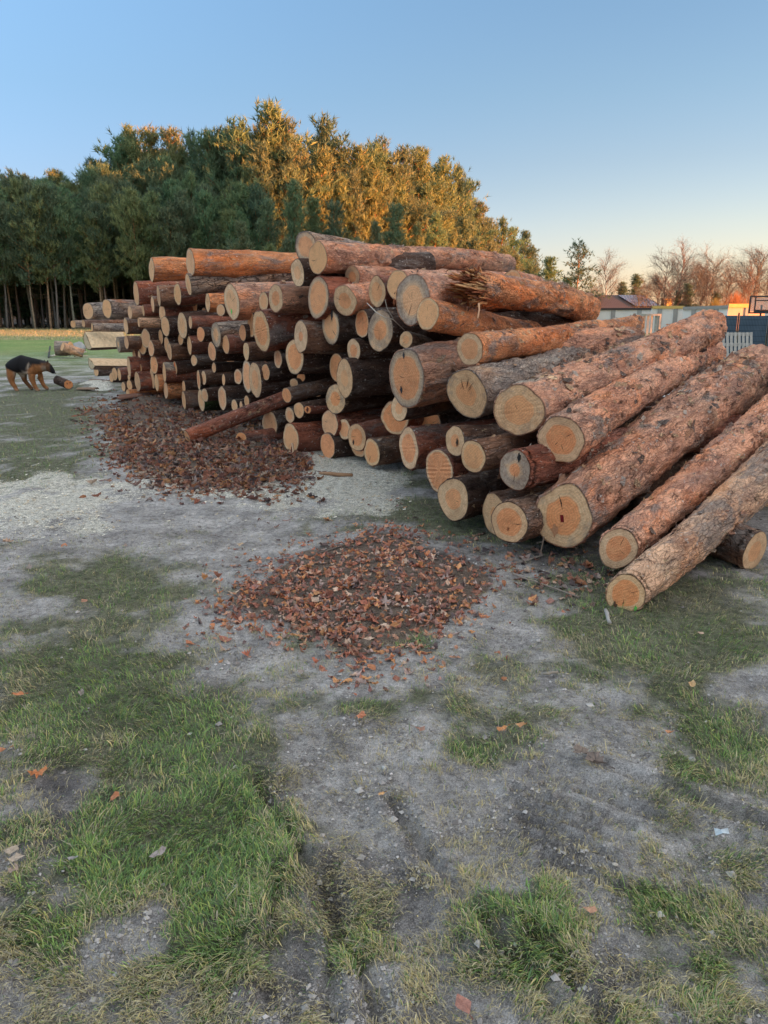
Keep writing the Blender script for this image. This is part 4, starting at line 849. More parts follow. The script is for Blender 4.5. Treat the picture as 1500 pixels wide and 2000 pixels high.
log(560, 772, 9, 15, 'small orange log end with a green leaf on its bark, above the small trio', 'br', .92, 0, .2, dz=-.3, L=2.6, el=6, marks=())
log(366, 854, 4, 15, 'slanting log leaning from the leaf carpet up into the pile', 'rd', .8, .3, .4, t=9.0, far=(600, 762, 15), t2=9.4, peel=1., flakes=40, az=70)
log(471, 857, 10, 13, 'small knobbly log end lying on the leaf carpet', 'rd', .92, 0, .1, t=9.1, far=(600, 838, 15), t2=9.6)
log(527, 828, 14, 26, 'oval tan log end split by a dark twig, over the leaf carpet', 'dk', .8, .05, .6, dz=-.15, L=2.8, cracks=1)
log(568, 857, 15, 30, 'large pink tan log end at the edge of leaf carpet and sawdust', 'rd', .82, .05, .6, dz=-.1, L=3.0)
log(566, 811, 9, 16, 'cream end of a small log, left of three beneath the leaf marked one', 'dk', .6, 0, .5, dz=-.1)
log(584, 801, 10, 16, 'squarish cream end of a small log, middle of three beneath the leaf marked one', 'dk', .8, 0, .9, dz=-.15)
log(601, 800, 7, 7.5, 'tiny hollow red brown branch end, right of three beneath the leaf marked one', 'rd', .95, 0, 0, dz=-.1, L=1.0, marks=[('spot', 0, 0, 4, (.10, .03, .02), 'hollow')])
log(574, 748, 9, 9, 'half hidden cream end above the log with the green leaf', 'dk', .8, .1, .9, dz=.25, L=2)
log(588, 737, 9, 9, 'half hidden orange end above the log with the green leaf', 'dk', .95, 0, .1, dz=.4, L=2)
# --- far left, low stack
log(172, 607, 9.3, 16, 'round cut log at the far left top, grey furrowed bark', 'gy', .9, 0, 1., dz=-.3, furrow=.8, L=2.6)
log(209, 603, 8.7, 18, 'grey log with an orange bare stripe, pointed round end, far left top', 'gy', .9, 0, 1., dz=-.6, furrow=.7, L=2.2, marks=[('peel', .1, 2.0, 1.7, .55, (.55, .20, .08))])
log(142.7, 633, 4.5, 7.5, 'leftmost thin log of the far stack', 'gy', .9, 0, 1., dz=.3, furrow=.5)
log(163, 632, 3.2, 7.5, 'second thin log from the left of the far stack', 'br', .9, 0, 1., dz=0)
log(180, 639, 1.5, 8, 'thin grey log lying along the far stack above the split log', 'gy', .9, 0, 1., dz=-.3, furrow=.7, L=1.7, az=80)
log(254, 610, 4, 13, 'pale log end right of the orange striped log', 'lt', .9, 0, 1., dz=-.4, L=1.4)
log(246, 637, 4, 16, 'white sliver log end with brown bark above the split log', 'br', .9, 0, 1., dz=-.2)
log(271, 630, 2, 9, 'light barked log above the pair leaning together', 'lt', .9, 0, 1., dz=-.6, L=1.6)
log(280, 607, 2, 11, 'red barked short log left of the thin white strip log', 'rd', .9, 0, 1., dz=-.2, L=1.5)
log(231, 673, 4, 15, 'bluish grey narrow log end beside the split log', 'gy', .3, 1.2, .9, dz=-.6)
log(247, 669, 4, 13, 'tan log end right of the bluish grey narrow one', 'br', .9, 0, .8, dz=-.5)
log(188, 726, 4, 9, 'small end under the left tip of the halved log', 'dk', .9, 0, 1., dz=-.1)
log(218, 737, 4, 9.5, 'lower cream end of two crossing ends under the halved log', 'dk', .9, 0, 1., dz=-.3)
log(224, 730, 5, 12.7, 'upper cream end of two crossing ends under the halved log', 'dk', .9, 0, 1., dz=-.1)
log(233, 731.6, 3.2, 12.3, 'round cheeked end right of the two crossing ends', 'rd', .9, 0, 1., dz=-.3)
log(252, 717, 3, 20, 'tall thin end of a red brown log right of the halved log', 'rd', .9, 0, 1., dz=-.3, furrow=0)
log(252, 737, 2.5, 6, 'tiny end beneath the tall thin red brown one', 'dk', .9, 0, 1., dz=-.2)
log(241, 755, 3.7, 10, 'pale end low at the left foot of the stack', 'br', .9, 0, 1., dz=-.1)
log(253, 752, 5, 10, 'middle end low at the left foot of the stack', 'br', .9, 0, 1., dz=-.2)
log(250, 769, 3.5, 8, 'short round wood on the ground before the left foot of the stack', 'or', .9, 0, 1., dz=-.5, L=1.2)
log(268.7, 746, 5.3, 18.5, 'thick dark log near the ground at the left foot, shaggy rim', 'rd', .9, 0, 1., dz=-.3)
log(306, 748, 4, 16, 'cream end with an orange brown side near the ground, left', 'or', .9, 0, 1., dz=-.2, furrow=0)
log(297.5, 739, 3.5, 20, 'tall sliver just left of the cream end with orange side', 'dk', .9, 0, 1., dz=.1)
log(272, 694, 2.5, 9, 'thin end above a reddish shadowed log, left', 'rd', .9, 0, 1., dz=.1)
log(275, 719, 2, 8, 'small thin end in the left shadow between red logs', 'rd', .9, 0, 1., dz=.0)
log(262, 694, 3, 12, 'dark red log right of the bluish grey narrow end', 'rd', .9, 0, .6, dz=.2)
# --- filler logs added to block light through the gaps, support logs, logs behind the crest
BK = 'dark filler logs added deep inside the pile'
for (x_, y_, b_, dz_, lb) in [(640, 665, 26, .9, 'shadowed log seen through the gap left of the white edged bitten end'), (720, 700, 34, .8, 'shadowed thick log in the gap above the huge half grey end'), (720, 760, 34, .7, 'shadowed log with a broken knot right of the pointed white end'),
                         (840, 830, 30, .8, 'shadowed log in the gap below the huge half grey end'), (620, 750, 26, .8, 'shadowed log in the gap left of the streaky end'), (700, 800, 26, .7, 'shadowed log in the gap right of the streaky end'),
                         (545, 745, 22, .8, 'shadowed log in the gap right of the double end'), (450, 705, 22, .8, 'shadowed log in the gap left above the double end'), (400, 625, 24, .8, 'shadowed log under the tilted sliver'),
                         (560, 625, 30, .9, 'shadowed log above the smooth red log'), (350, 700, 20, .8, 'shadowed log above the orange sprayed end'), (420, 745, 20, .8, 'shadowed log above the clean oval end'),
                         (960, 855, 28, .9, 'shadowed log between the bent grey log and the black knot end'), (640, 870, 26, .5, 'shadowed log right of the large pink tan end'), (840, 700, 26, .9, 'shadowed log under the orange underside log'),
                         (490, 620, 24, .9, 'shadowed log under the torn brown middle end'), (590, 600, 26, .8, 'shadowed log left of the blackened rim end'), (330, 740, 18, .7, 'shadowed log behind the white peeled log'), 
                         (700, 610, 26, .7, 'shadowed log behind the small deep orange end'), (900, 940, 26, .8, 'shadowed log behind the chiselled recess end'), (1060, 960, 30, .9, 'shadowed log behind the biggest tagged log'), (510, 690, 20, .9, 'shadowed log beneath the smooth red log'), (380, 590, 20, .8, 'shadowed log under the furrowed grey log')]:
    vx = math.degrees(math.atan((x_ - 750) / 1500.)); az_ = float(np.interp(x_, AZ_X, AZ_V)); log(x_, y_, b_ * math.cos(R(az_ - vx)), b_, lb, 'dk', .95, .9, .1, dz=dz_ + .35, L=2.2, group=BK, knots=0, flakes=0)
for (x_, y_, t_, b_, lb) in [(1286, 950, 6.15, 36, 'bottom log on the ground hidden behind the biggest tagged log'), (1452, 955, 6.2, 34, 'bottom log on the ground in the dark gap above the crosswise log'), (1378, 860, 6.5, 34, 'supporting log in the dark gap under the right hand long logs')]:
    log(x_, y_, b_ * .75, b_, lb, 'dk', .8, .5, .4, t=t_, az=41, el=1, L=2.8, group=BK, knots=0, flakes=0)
log(1000, 548, 9, 20, 'back log whose far end rounds off behind the crest of the pile', 'pk', .8, 0, .8, t=8.4, far=(1050, 556, 15), L=1.6, flakes=30)
log(1030, 580, 9, 20, 'second back log ending in a rounded butt right of the shattered log', 'pk', .8, 0, .8, t=8.0, far=(1118, 578, 14), L=2.2, flakes=30)
# shattered log: broken butt with long splinters
br = log(925, 562, 22, 33, 'shattered thick log with a torn splintered end on the crest of the right slope', 'or', .9, 0, .3, t=6.4, far=(1150, 606, 24), L=3.2, peel=.7, flakes=220, wob=1.1, knots=5, furrow=.2)
sm_ = MB(); rr_ = np.random.default_rng(5)
for i in range(260):
    a_ = rr_.uniform(0, 6.28); f_ = math.sqrt(rr_.random()) * .145; L_ = rr_.uniform(.03, .30) * (1.15 - f_ * 3.2 + .5 * math.sin(a_ * 2 + 1)); L_ = max(.02, L_); w_ = rr_.uniform(.004, .017); p0 = Vector((f_ * math.cos(a_), f_ * math.sin(a_), .02)); p1 = p0 + Vector((p0.x * rr_.uniform(-.15, .35) + rr_.normal(0, .008), p0.y * rr_.uniform(-.15, .35) + rr_.normal(0, .008), -L_))
    sm_.tube([p0 + Vector((0, 0, .1)), p0, p0.lerp(p1, .6), p1], [w_, w_, w_ * .85, w_ * .15], 4, 0, [(.40, .15, .06), (.52, .25, .11), (.22, .08, .045), (.60, .38, .2), (.30, .10, .05), (.16, .07, .045)][rr_.integers(6)])
sm_.obj('splinters', M_WOOD, br)
# --- halved and split logs at the far left
def half_log(x, y, x2, y2, b, label, t, t2, wood, nrm):
    P = at_depth(x, y, t); Q = at_depth(x2, y2, t2); ax_ = Vector(Q - P); L = ax_.length; q = ax_.to_track_quat('Z', 'Y'); r = b * t / FPX
    root = empty('split_log', P, q.to_euler(), label=label, cat='split log', group='split logs at the left of the pile')
    up = q.to_matrix().inverted() @ Vector(nrm); base = math.atan2(up.y, up.x)
    nA, nT = 16, 18; V = []; F = []
    for i in range(nT + 1):
        z = L * i / nT; rr = r * (1 + .06 * math.sin(3 * z + 1)) * (1 if i else .98)
        for k in range(nA + 1): a = base + math.pi / 2 + math.pi * k / nA; V.append((rr * math.cos(a), rr * math.sin(a), z))
    for i in range(nT):
        for k in range(nA): F.append((i * (nA + 1) + k, i * (nA + 1) + k + 1, (i + 1) * (nA + 1) + k + 1, (i + 1) * (nA + 1) + k))
    V = np.array(V); aux = np.tile(np.array([.3, .2, .4]), (len(V), 1))
    mesh_obj('bark', mk_mesh('bark', V, F, M_BARK, cols={'col': np.tile(np.array(BARK['br']), (len(V), 1)), 'aux': aux}), root)
    m = MB(); nW = 6
    ex = Vector((math.cos(base + math.pi / 2), math.sin(base + math.pi / 2), 0)); ey = Vector((math.cos(base), math.sin(base), 0)); W = []
    for i in range(nT + 1):
        for k in range(nW + 1): f = -1 + 2 * k / nW; W.append(ex * f * r * .97 + ey * r * (.03 + .16 * (1 - f * f) * random.random()) + Vector((0, 0, L * i / nT)))
    Fw = [(i * (nW + 1) + k, (i + 1) * (nW + 1) + k, (i + 1) * (nW + 1) + k + 1, i * (nW + 1) + k + 1) for i in range(nT) for k in range(nW)]
    m.add(W, Fw, 0, wood)
    for z in (0.002, L - .002):
        pts = [Vector((r * .96 * math.cos(base + math.pi / 2 + math.pi * k / 14), r * .96 * math.sin(base + math.pi / 2 + math.pi * k / 14), z)) for k in range(15)]; m.add(pts, [tuple(range(15)) if z > .1 else tuple(range(14, -1, -1))], 0, (.60, .46, .30))
    m.obj('split_face', M_WOOD, root); return root
half_log(172, 664, 245, 662, 19, 'big split log with a bright cream torn face pointing left, far left stack', 16.4, 17.0, (.78, .60, .40), (-.25, -.95, .35))
half_log(179, 707, 252, 708, 14, 'halved log lying flat face up on the far left stack', 15.9, 16.5, (.72, .50, .32), (0, -.62, .8))
# twig across the round grey end, thin wires of brush
def twig(P, r, c, lb):
    b_ = MB(); b_.tube([at_depth(*p) for p in P], r, 6, 0, c); b_.obj('twig', M_WOOD, smooth=True, label=lb, cat='twig')
twig([(717, 592, 6.9), (735, 610, 6.7), (750, 619, 6.65), (768, 624, 6.7), (790, 645, 6.8)], .004, (.50, .44, .38), 'dry pale twig curving across the orange core end')
twig([(752, 585, 6.8), (756, 602, 6.8), (768, 622, 6.72)], .003, (.3, .26, .22), 'short dark twig hanging from the narrow grey brown end')
twig([(571, 866, 8.35), (573, 880, 8.3), (571, 909, 8.2)], .012, (.45, .30, .2), 'peeled twig standing in the leaves below the large pink tan end')
twig([(1066, 1035, 4.9), (1062, 1050, 4.85), (1056, 1080, 4.8)], .004, (.2, .15, .12), 'thin broken twig hanging under the biggest tagged log')
twig([(935, 592, 6.0), (936, 605, 6.0), (933, 622, 5.95)], .007, (.62, .36, .22), 'pale splinter standing beneath the shattered log')
# ------------------------------------------------------------------ pine trees (metres; canonical height 10)
def pine_meshes(seed, c0, narrow, dens, full):
    """c0 = height where the crown starts (0..1)"""
    r = np.random.default_rng(seed); H = 10.0
    m = MB(); lean = r.normal(0, .012, 2)
    P = [(lean[0] * z + .05 * math.sin(z * .7 + seed), lean[1] * z + .05 * math.cos(z * .9), z) for z in np.linspace(-.3, H * .97, 14)]
    rad = [.13 * (1 - .88 * (i / 13)) for i in range(14)]
    cz = lambda z: (.085, .068, .058) if z < 4.5 else (.23, .105, .055)
    m.tube(P, [v * .72 for v in rad], 7, 0, (.20, .16, .14))
    # dead snags below the crown
    for i in range(int(22 * c0) + 3):
        z = r.uniform(H * c0 * .25, H * c0 + .3); a = r.uniform(0, 6.28); L = r.uniform(.3, .9)
        p0 = Vector((0, 0, z)); p1 = p0 + Vector((math.cos(a) * L, math.sin(a) * L, r.uniform(-.25, .1))); m.tube([p0, p1], [.018, .006], 3, 0, (.10, .08, .07), cap=False)
    V = []; F = []; C = []
    B = []
    nb = int(56 * (1 - c0 * .55) * full)
    for i in range(nb):
        f = (i + r.random()) / nb; z = H * (c0 + (1 - c0) * f ** .92)
        prof = (math.sin(math.pi * min(1, (1 - f) * .80 + .02)) ** .85) if c0 > .3 else ((1 - f) ** .60 * min(1, .5 + 3 * f) * (.8 + .3 * math.sin(f * 19 + seed)) + .04)
        Lb = narrow * (prof * 2.2 + .12) * r.uniform(.45, 1.4); a = i * 2.4 + r.normal(0, .4); up = r.uniform(.15, .55) + .75 * f
        p0 = Vector((lean[0] * z, lean[1] * z, z)); d = Vector((math.cos(a), math.sin(a), up)).normalized(); p1 = p0 + d * Lb + Vector((0, 0, .12 * Lb))
        m.tube([p0, p0.lerp(p1, .55) - Vector((0, 0, .05 * Lb)), p1], [.03 * (1 - f) + .012, .015, .005], 3, 0, (.17, .085, .05), cap=False)
        B.append((p0, p1, Lb, f))
    B.append((Vector((0, 0, H * .9)), Vector((lean[0] * H, lean[1] * H, H)), 1.0, .98))
    tufts = []
    for p0, p1, Lb, f in B:
        n = max(4, int(dens * 1.9 * Lb))
        for k in range(n):
            u = (r.uniform(.45, 1.08) if r.random() < .8 else r.uniform(.15, .6)) if k else 1.0
            c = p0.lerp(p1, u) + Vector(r.normal(0, .10 + .10 * Lb, 3) * np.array([1, 1, .6])); tufts.append((c, u, f))
    T = np.array([(t[0].x, t[0].y, t[0].z) for t in tufts]); N = len(T); K = 10
    ax_ = np.random.default_rng(seed + 1).normal(0, .5, (N, 3)); ax_[:, 2] = 1.25; rad_ = T * np.array([1, 1, 0]); ax_ += rad_ * .35
    ax_ /= np.linalg.norm(ax_, axis=1)[:, None]
    dirs = r.normal(0, .46, (N, K, 3)) + ax_[:, None, :]; dirs /= np.linalg.norm(dirs, axis=2)[..., None]
    Ln = r.uniform(.16, .36, (N, K, 1)); side = np.cross(dirs, r.normal(0, 1, (N, K, 3))); side /= np.linalg.norm(side, axis=2)[..., None]
    W = r.uniform(.013, .026, (N, K, 1)); base = T[:, None, :] + ax_[:, None, :] * r.uniform(-.12, .14, (N, K, 1))
    A = base - side * W; Bv = base + side * W; Cv = base + dirs * Ln
    VV = np.stack([A, Bv, Cv], 2).reshape(-1, 3); FF = np.arange(len(VV)).reshape(-1, 3)
    tone = r.uniform(.82, 1.2, (N, 1)) * np.array([[.160, .215, .13]]) * (1 + .14 * r.normal(0, 1, (N, 1)) * np.array([[1., .5, .2]])); tone = np.clip(tone, .03, .4)
    CC = np.repeat(tone, K * 3, 0)
    tm = mk_mesh('trunk', np.array([tuple(v) for v in m.V]), m.F, M_TRUNK, cols={'col': np.array(m.C)})
    # red-orange upper bark
    zc = np.array([v[2] for v in m.V]); base_c = np.array(m.C); up_ = sstep(3.8, 6.0, zc)[:, None]; cc = base_c * (1 - up_) + np.array((.42, .20, .11)) * up_
    tm.color_attributes['col'].data.foreach_set('color', np.concatenate([cc, np.ones((len(cc), 1))], 1).astype(np.float32).ravel())
    cm = mk_mesh('crown', VV, FF.astype(np.int32), M_NEEDLE, smooth=False, cols={'col': CC})
    return tm, cm
PINES = {'stem': [pine_meshes(101 + i, .34, .66, 16, 1.15) for i in range(3)], 'tall': [pine_meshes(201 + i, .26, .72, 15, 1.25) for i in range(4)], 'full': [pine_meshes(301 + i, .05, .60, 16, 1.5) for i in range(4)],
         'open': [pine_meshes(501, .16, .78, 8, .75), pine_meshes(502, .12, .8, 9, .8)], 'thick': [pine_meshes(401 + i, .40, .8, 20, 1.4) for i in range(2)]}
pn = [0]
def pine_mass(name, spots, label):
    tv = []; tf = []; cv = []; cf = []; tcol = []; ccol = []; nt_ = nc_ = 0
    for kind, x, y, h, ws in spots:
        pn[0] += 1; tm, cm = PINES[kind][pn[0] % len(PINES[kind])]; s = h / 10.0; a = random.uniform(0, 6.28); ca, sa = math.cos(a), math.sin(a)
        for me, V_, F_, C_ in ((tm, tv, tf, tcol), (cm, cv, cf, ccol)):
            n = len(me.vertices); v = np.empty(n * 3, np.float32); me.vertices.foreach_get('co', v); v = v.reshape(-1, 3)
            c = np.empty(n * 4, np.float32); me.color_attributes['col'].data.foreach_get('color', c); C_.append(c.reshape(-1, 4)[:, :3])
            v = np.stack([(v[:, 0] * ca - v[:, 1] * sa) * s * ws + x, (v[:, 0] * sa + v[:, 1] * ca) * s * ws + y, v[:, 2] * s], 1)
            off = sum(len(q_) for q_ in V_); V_.append(v)
            if me is cm: L_ = np.empty(len(me.loops), np.int32); me.loops.foreach_get('vertex_index', L_); F_.append(L_.reshape(-1, 3) + off)
            else: F_ += [tuple(i + off for i in p.vertices) for p in me.polygons]
    V = np.concatenate(tv + cv); nt_ = sum(len(q_) for q_ in tv); CF = np.concatenate(cf) + nt_
    F = tf + [tuple(q_) for q_ in CF.tolist()]; me = mk_mesh(name, V, F, [M_TRUNK, M_NEEDLE], [0] * len(tf) + [1] * len(CF), False, {'col': np.concatenate(tcol + ccol)})
    mesh_obj(name, me, kind='stuff', label=label, cat='trees')
def place_words(px_): return ['far left', 'left', 'left of the log pile', 'behind the left end of the logs', 'above the left of the log pile', 'above the topmost logs', 'behind the middle of the logs', 'above the right half of the logs', 'at the falling right edge'][int(max(0, min(8, px_ // 120)))]
def pine(kind, x, y, h, label, group, ws=1.0):
    pn[0] += 1; lib = PINES[kind]; tm, cm = lib[pn[0] % len(lib)]
    e = empty('pine_tree', (x, y, 0), (0, 0, random.uniform(0, 6.28)), label=label, cat='tree', group=group); s = h / 10.0; e.scale = (s * ws, s * ws, s)
    mesh_obj('trunk', tm, e); mesh_obj('crown', cm, e); return e
def h_at(px_, py_, Y): P = at_Y(px_, py_, Y); return P[0], P[2]
SIL = [(-200, 380), (0, 358), (60, 372), (110, 345), (150, 362), (185, 322), (215, 335), (230, 285), (265, 262), (330, 266), (350, 302), (370, 275), (430, 270), (470, 250), (505, 262), (530, 219), (560, 252), (590, 292), (632, 240), (660, 302), (690, 300), (750, 285), (790, 303), (825, 303), (870, 325), (905, 350), (925, 382), (945, 432), (975, 432), (1000, 452), (1025, 457), (1040, 482), (1052, 505)]
sx_, sy_ = zip(*SIL)
GB = 'tall pines of the back row against the sky'; GL = 'shaded pines with bare trunks at the edge of the meadow'; GF = 'younger sunlit pines in front of the wood'
SPECIAL = {530: 'tallest pine with a spire top, sunlit, above the left end of the log pile', 632: 'tall pine with a separate tuft on its tip, second highest in the wood', 183: 'slim pine top with a sunlit tip standing alone above the left wood'}
xs_ = [-150, -90, -35, 8, 45, 78, 110, 140, 160, 183, 210, 232, 262, 296, 330, 352, 378, 408, 440, 472, 503, 530, 556, 590, 632, 662, 692, 722, 752, 785, 822, 856, 888, 912, 934, 955, 978, 1002, 1026, 1042]
for px_ in xs_:
    ty = float(np.interp(px_, sx_, sy_)) - 2; Y = float(np.interp(px_, [-150, 200, 300, 500, 700, 850, 940, 1042], [96, 98, 98, 90, 98, 112, 135, 165])) + random.uniform(-2, 2)
    X_, h_ = h_at(px_, ty, Y)
    lb = SPECIAL.get(px_, ('green' if px_ < 250 else 'sunlit') + ' pine with its top against the sky, ' + place_words(px_))
    pine('tall' if px_ not in (183,) else 'full', X_, Y, h_, lb, GB, random.uniform(1.05, 1.5))
# second and third back rows, filling
for row, (dY, dy) in enumerate(((9, 22), (17, 30), (-5, 45))):
    for px_ in np.arange(-260, 1040, 37 if row < 2 else 34):
        px_ = px_ + random.uniform(-9, 9); ty = float(np.interp(px_, sx_, sy_)) + dy + random.uniform(-8, 30); Y = float(np.interp(px_, [-150, 200, 300, 500, 700, 850, 940, 1042], [96, 98, 98, 92, 98, 112, 135, 165])) + dY
        X_, h_ = h_at(px_, min(ty, 560), Y); pine('full' if row == 2 and px_ > 330 else 'tall', X_, Y, h_, 'pine inside the wood, ' + ('third' , 'fourth', 'second')[row] + ' row, ' + place_words(px_), 'pines filling the wood', random.uniform(1.1, 1.5))
# front row on the left: bare trunks, shaded crowns
for row, Y0 in enumerate((81, 84.5, 88, 92)):
    for px_ in np.arange(-330, 500, 36):
        px_ = px_ + random.uniform(-18, 18); ty = 392 + 22 * math.sin(px_ * .045 + row) + random.uniform(-20, 22) - row * 8; Y = Y0 + random.uniform(-1.3, 1.3)
        X_, h_ = h_at(px_, ty, Y); pine('stem' if row < 3 else 'thick', X_, Y, h_, ('foremost', 'second', 'third', 'fourth')[row] + ' row bare trunk pine, ' + place_words(px_), GL, random.uniform(.9, 1.15))
# dense young trees closing the back of the wood
mass = []
for px_ in np.arange(-420, 560, 21):
    for Y, k in ((103, 440), (112, 420)):
        X_, h_ = h_at(px_ + random.uniform(-8, 8), k + random.uniform(-20, 25), Y); mass.append(('full', X_, Y, h_, 1.5))
pine_mass('undergrowth', mass, 'dark mass of undergrowth pines deep behind the trunks of the left wood')
for px_, ty, Y in [(470, 440, 72), (495, 500, 66), (520, 395, 78), (572, 358, 76), (610, 395, 78), (655, 400, 77), (700, 470, 72), (450, 470, 75), (735, 440, 76), (775, 405, 80), (815, 440, 80), (850, 420, 88), (885, 460, 84), (905, 430, 96), (640, 470, 71), (830, 490, 76), (925, 470, 90), (960, 480, 98), (985, 490, 105), (1010, 500, 110), (560, 470, 70), (600, 480, 69), (770, 480, 72), (525, 480, 68), (665, 475, 71), (870, 500, 78), (745, 490, 68), (420, 440, 80), (385, 455, 80), (1035, 520, 120), (945, 500, 86)]:
    X_, h_ = h_at(px_, ty, Y); pine('full', X_, Y, h_, ('low' if ty > 465 else 'taller') + ' young bushy pine before the wood, ' + place_words(px_), GF, random.uniform(1.15, 1.5))
# trees by themselves on the right
X_, h_ = h_at(1132, 474, 58); pine('open', X_, 58, h_, 'lone open crowned pine left of the tiled roof', 'lone trees right of the wood', 1.75)
X_, h_ = h_at(1072, 506, 84); pine('full', X_, 84, h_, 'small rounded pine at the right foot of the wood', 'lone trees right of the wood', 2.2)
X_, h_ = h_at(1110, 545, 60); pine('full', X_, 60, h_, 'low bushy pine left of the lone open crowned pine', 'lone trees right of the wood', 2.6)
for px_, ty, Y, lb in [(1241, 538, 152, 'small dark spruce above the solar panel'), (1215, 552, 154, 'smaller dark conifer left of the spruce above the solar panel'), (1345, 556, 100, 'dark conifer left one behind the grey wall'), (1325, 570, 100, 'low dark conifer beside the chimney'), (1397, 572, 100, 'dark conifer right one behind the grey wall')]:
    X_, h_ = h_at(px_, ty, Y); pine('full', X_, Y, h_, lb, 'dark conifers behind the wall', 2.3)
# unseen pines added to shade the yard and left wood (to the right of and behind the camera)
dS = np.array([math.sin(SUN_AZ), math.cos(SUN_AZ)]); nS = np.array([-dS[1], dS[0]])
mass = []
for i, w_ in enumerate(np.arange(34, 74, 1.5)):
    for j in range(3):
        p = dS * (34 + 4 * j + random.uniform(-1, 1)) + nS * (w_ + random.uniform(-.6, .6)); mass.append(('thick', p[0], p[1], random.uniform(21, 24), .95))
pine_mass('shade_belt', mass, 'unseen belt of tall pines added to shade the yard and wood')

# ------------------------------------------------------------------ bare birches
def birch_meshes(seed, spread, droop):
    r = np.random.default_rng(seed); tr = MB(); tv = []; tc = []
    def grow(p, d, L, rad, lvl):
        n = 4; pts = [p]; q = Vector(p); dd = Vector(d)
        for i in range(n):
            dd = (dd + Vector(r.normal(0, .10 + .04 * lvl, 3)) + Vector((0, 0, (.06 if lvl < 2 else -droop)))).normalized(); q = q + dd * L / n; pts.append(Vector(q))
        if lvl < 3: tr.tube(pts, [rad * (1 - .7 * i / n) for i in range(n + 1)], 5 if lvl == 0 else 3, 0, (.24, .20, .185) if lvl == 0 else (.14, .105, .095), cap=False)
        else:
            for a, b_ in zip(pts[:-1], pts[1:]):
                s = Vector(r.normal(0, 1, 3)).cross(b_ - a).normalized() * .008; tv.extend([a - s, a + s, b_]); tc.extend([(.13, .105, .09)] * 3)
        if lvl == 3: return
        k = (26, 10, 11)[lvl]
        for i in range(k):
            f = (.22 + .78 * (i + r.random()) / k) if lvl == 0 else r.uniform(.2, 1); b0 = pts[0].lerp(pts[-1], 0); j = min(n - 1, int(f * n)); p0 = pts[j].lerp(pts[j + 1], f * n - j)
            a = r.uniform(0, 6.28); e = r.uniform(.5, 1.0) if lvl == 0 else r.uniform(.3, .9)
            ax_ = dd.orthogonal().normalized(); ax_.rotate(Quaternion(d, a)); nd = (Vector(d) * math.cos(e) + ax_ * math.sin(e) * spread).normalized()
            grow(p0, nd, L * (.42 if lvl == 0 else .52) * (1.15 - .6 * f * (lvl == 0)) * r.uniform(.7, 1.2), rad * .38, lvl + 1)
    grow(Vector((0, 0, -.2)), Vector((0, 0, 1)), 9.3, .12, 0)
    tm = mk_mesh('trunk', np.array([tuple(v) for v in tr.V]), tr.F, M_TRUNK, cols={'col': np.array(tr.C)})
    cm = mk_mesh('twigs', np.array([tuple(v) for v in tv]), np.arange(len(tv)).reshape(-1, 3).astype(np.int32), M_TRUNK, smooth=False, cols={'col': np.array(tc)})
    return tm, cm
BIR = [birch_meshes(31, .75, .10), birch_meshes(32, .9, .04), birch_meshes(33, .65, .12), birch_meshes(34, 1.0, .0)]
for i, (px_, ty, Y, wd, lb) in enumerate([(1193, 508, 150, 1.0, 'bare leafless birch leaning above the tiled roof'), (1268, 545, 120, .9, 'slim bare birch between the spruce and the chimney'), (1290, 540, 118, .9, 'thin bare birch left of the chimney'), (1308, 508, 112, 1.1, 'bare birch rising above the chimney'),
                                     (1335, 492, 110, 1.2, 'broad bare birch right of the chimney, tallest of its clump'), (1352, 520, 104, 1., 'lower bare birch in front of the broad one'), (1372, 518, 112, 1.0, 'bare tree with crooked limbs in the right group'), (1400, 502, 108, 1.2, 'rounded bare birch above the gate'),
                                     (1420, 530, 100, 1., 'bare bushy tree beside the rounded birch'), (1445, 510, 112, 1.1, 'open crowned bare tree left of the rightmost birch'), (1474, 490, 105, 1.1, 'rightmost tall slender bare birch'), (1500, 540, 100, 1.1, 'bare tree cut by the right edge of the picture'), (1462, 540, 96, 1.1, 'short bare tree below the rightmost tall birch'), (1550, 500, 105, 1.1, 'bare birch just outside the right edge'), (1250, 560, 125, 1, 'low bare tree behind the small dark spruce'), (1160, 560, 120, 1, 'low bare tree behind the lone pine'), (1385, 545, 98, 1.1, 'low bare tree before the crooked one'), (1325, 545, 98, 1.1, 'low bare tree before the chimney clump')]):
    X_, h_ = h_at(px_, ty, Y); tm, cm = BIR[i % 4]; e = empty('bare_birch', (X_, Y, 0), (0, 0, i * 1.3), label=lb, cat='tree', group='bare trees behind the wall'); s = h_ / 10; e.scale = (s * wd, s * wd, s)
    mesh_obj('trunk', tm, e); mesh_obj('twigs', cm, e)
def bush(px_, ty, Y, wd, c, lb, N=900, seed=1):
    r = np.random.default_rng(seed); X_, h_ = h_at(px_, ty, Y); V = []; C_ = []
    for i in range(N):
        a = r.uniform(0, 6.28); rr = abs(r.normal(0, wd * .35)); p = np.array([math.cos(a) * rr * .5, math.sin(a) * rr * .5, 0.]); q_ = np.array([math.cos(a) * rr, math.sin(a) * rr, h_ * r.uniform(.45, 1.0) * (1 - .3 * rr / wd)])
        m_ = (p + q_) / 2 + r.normal(0, .15, 3); s = np.array([.02, .0, 0]) 
        for u_, v_ in ((p, m_), (m_, q_)): V += [u_ - s, u_ + s, v_]; C_ += [np.array(c) * r.uniform(.7, 1.3)] * 3
    o = mesh_obj('bush', mk_mesh('bush', np.array(V), np.arange(len(V)).reshape(-1, 3).astype(np.int32), M_TRUNK, smooth=False, cols={'col': np.array(C_)}), label=lb, cat='bush'); o.location = (X_, Y, 0)
bush(1440, 562, 84, 3.2, (.28, .12, .06), 'reddish brown bare bush behind the orange lit wall', seed=4)
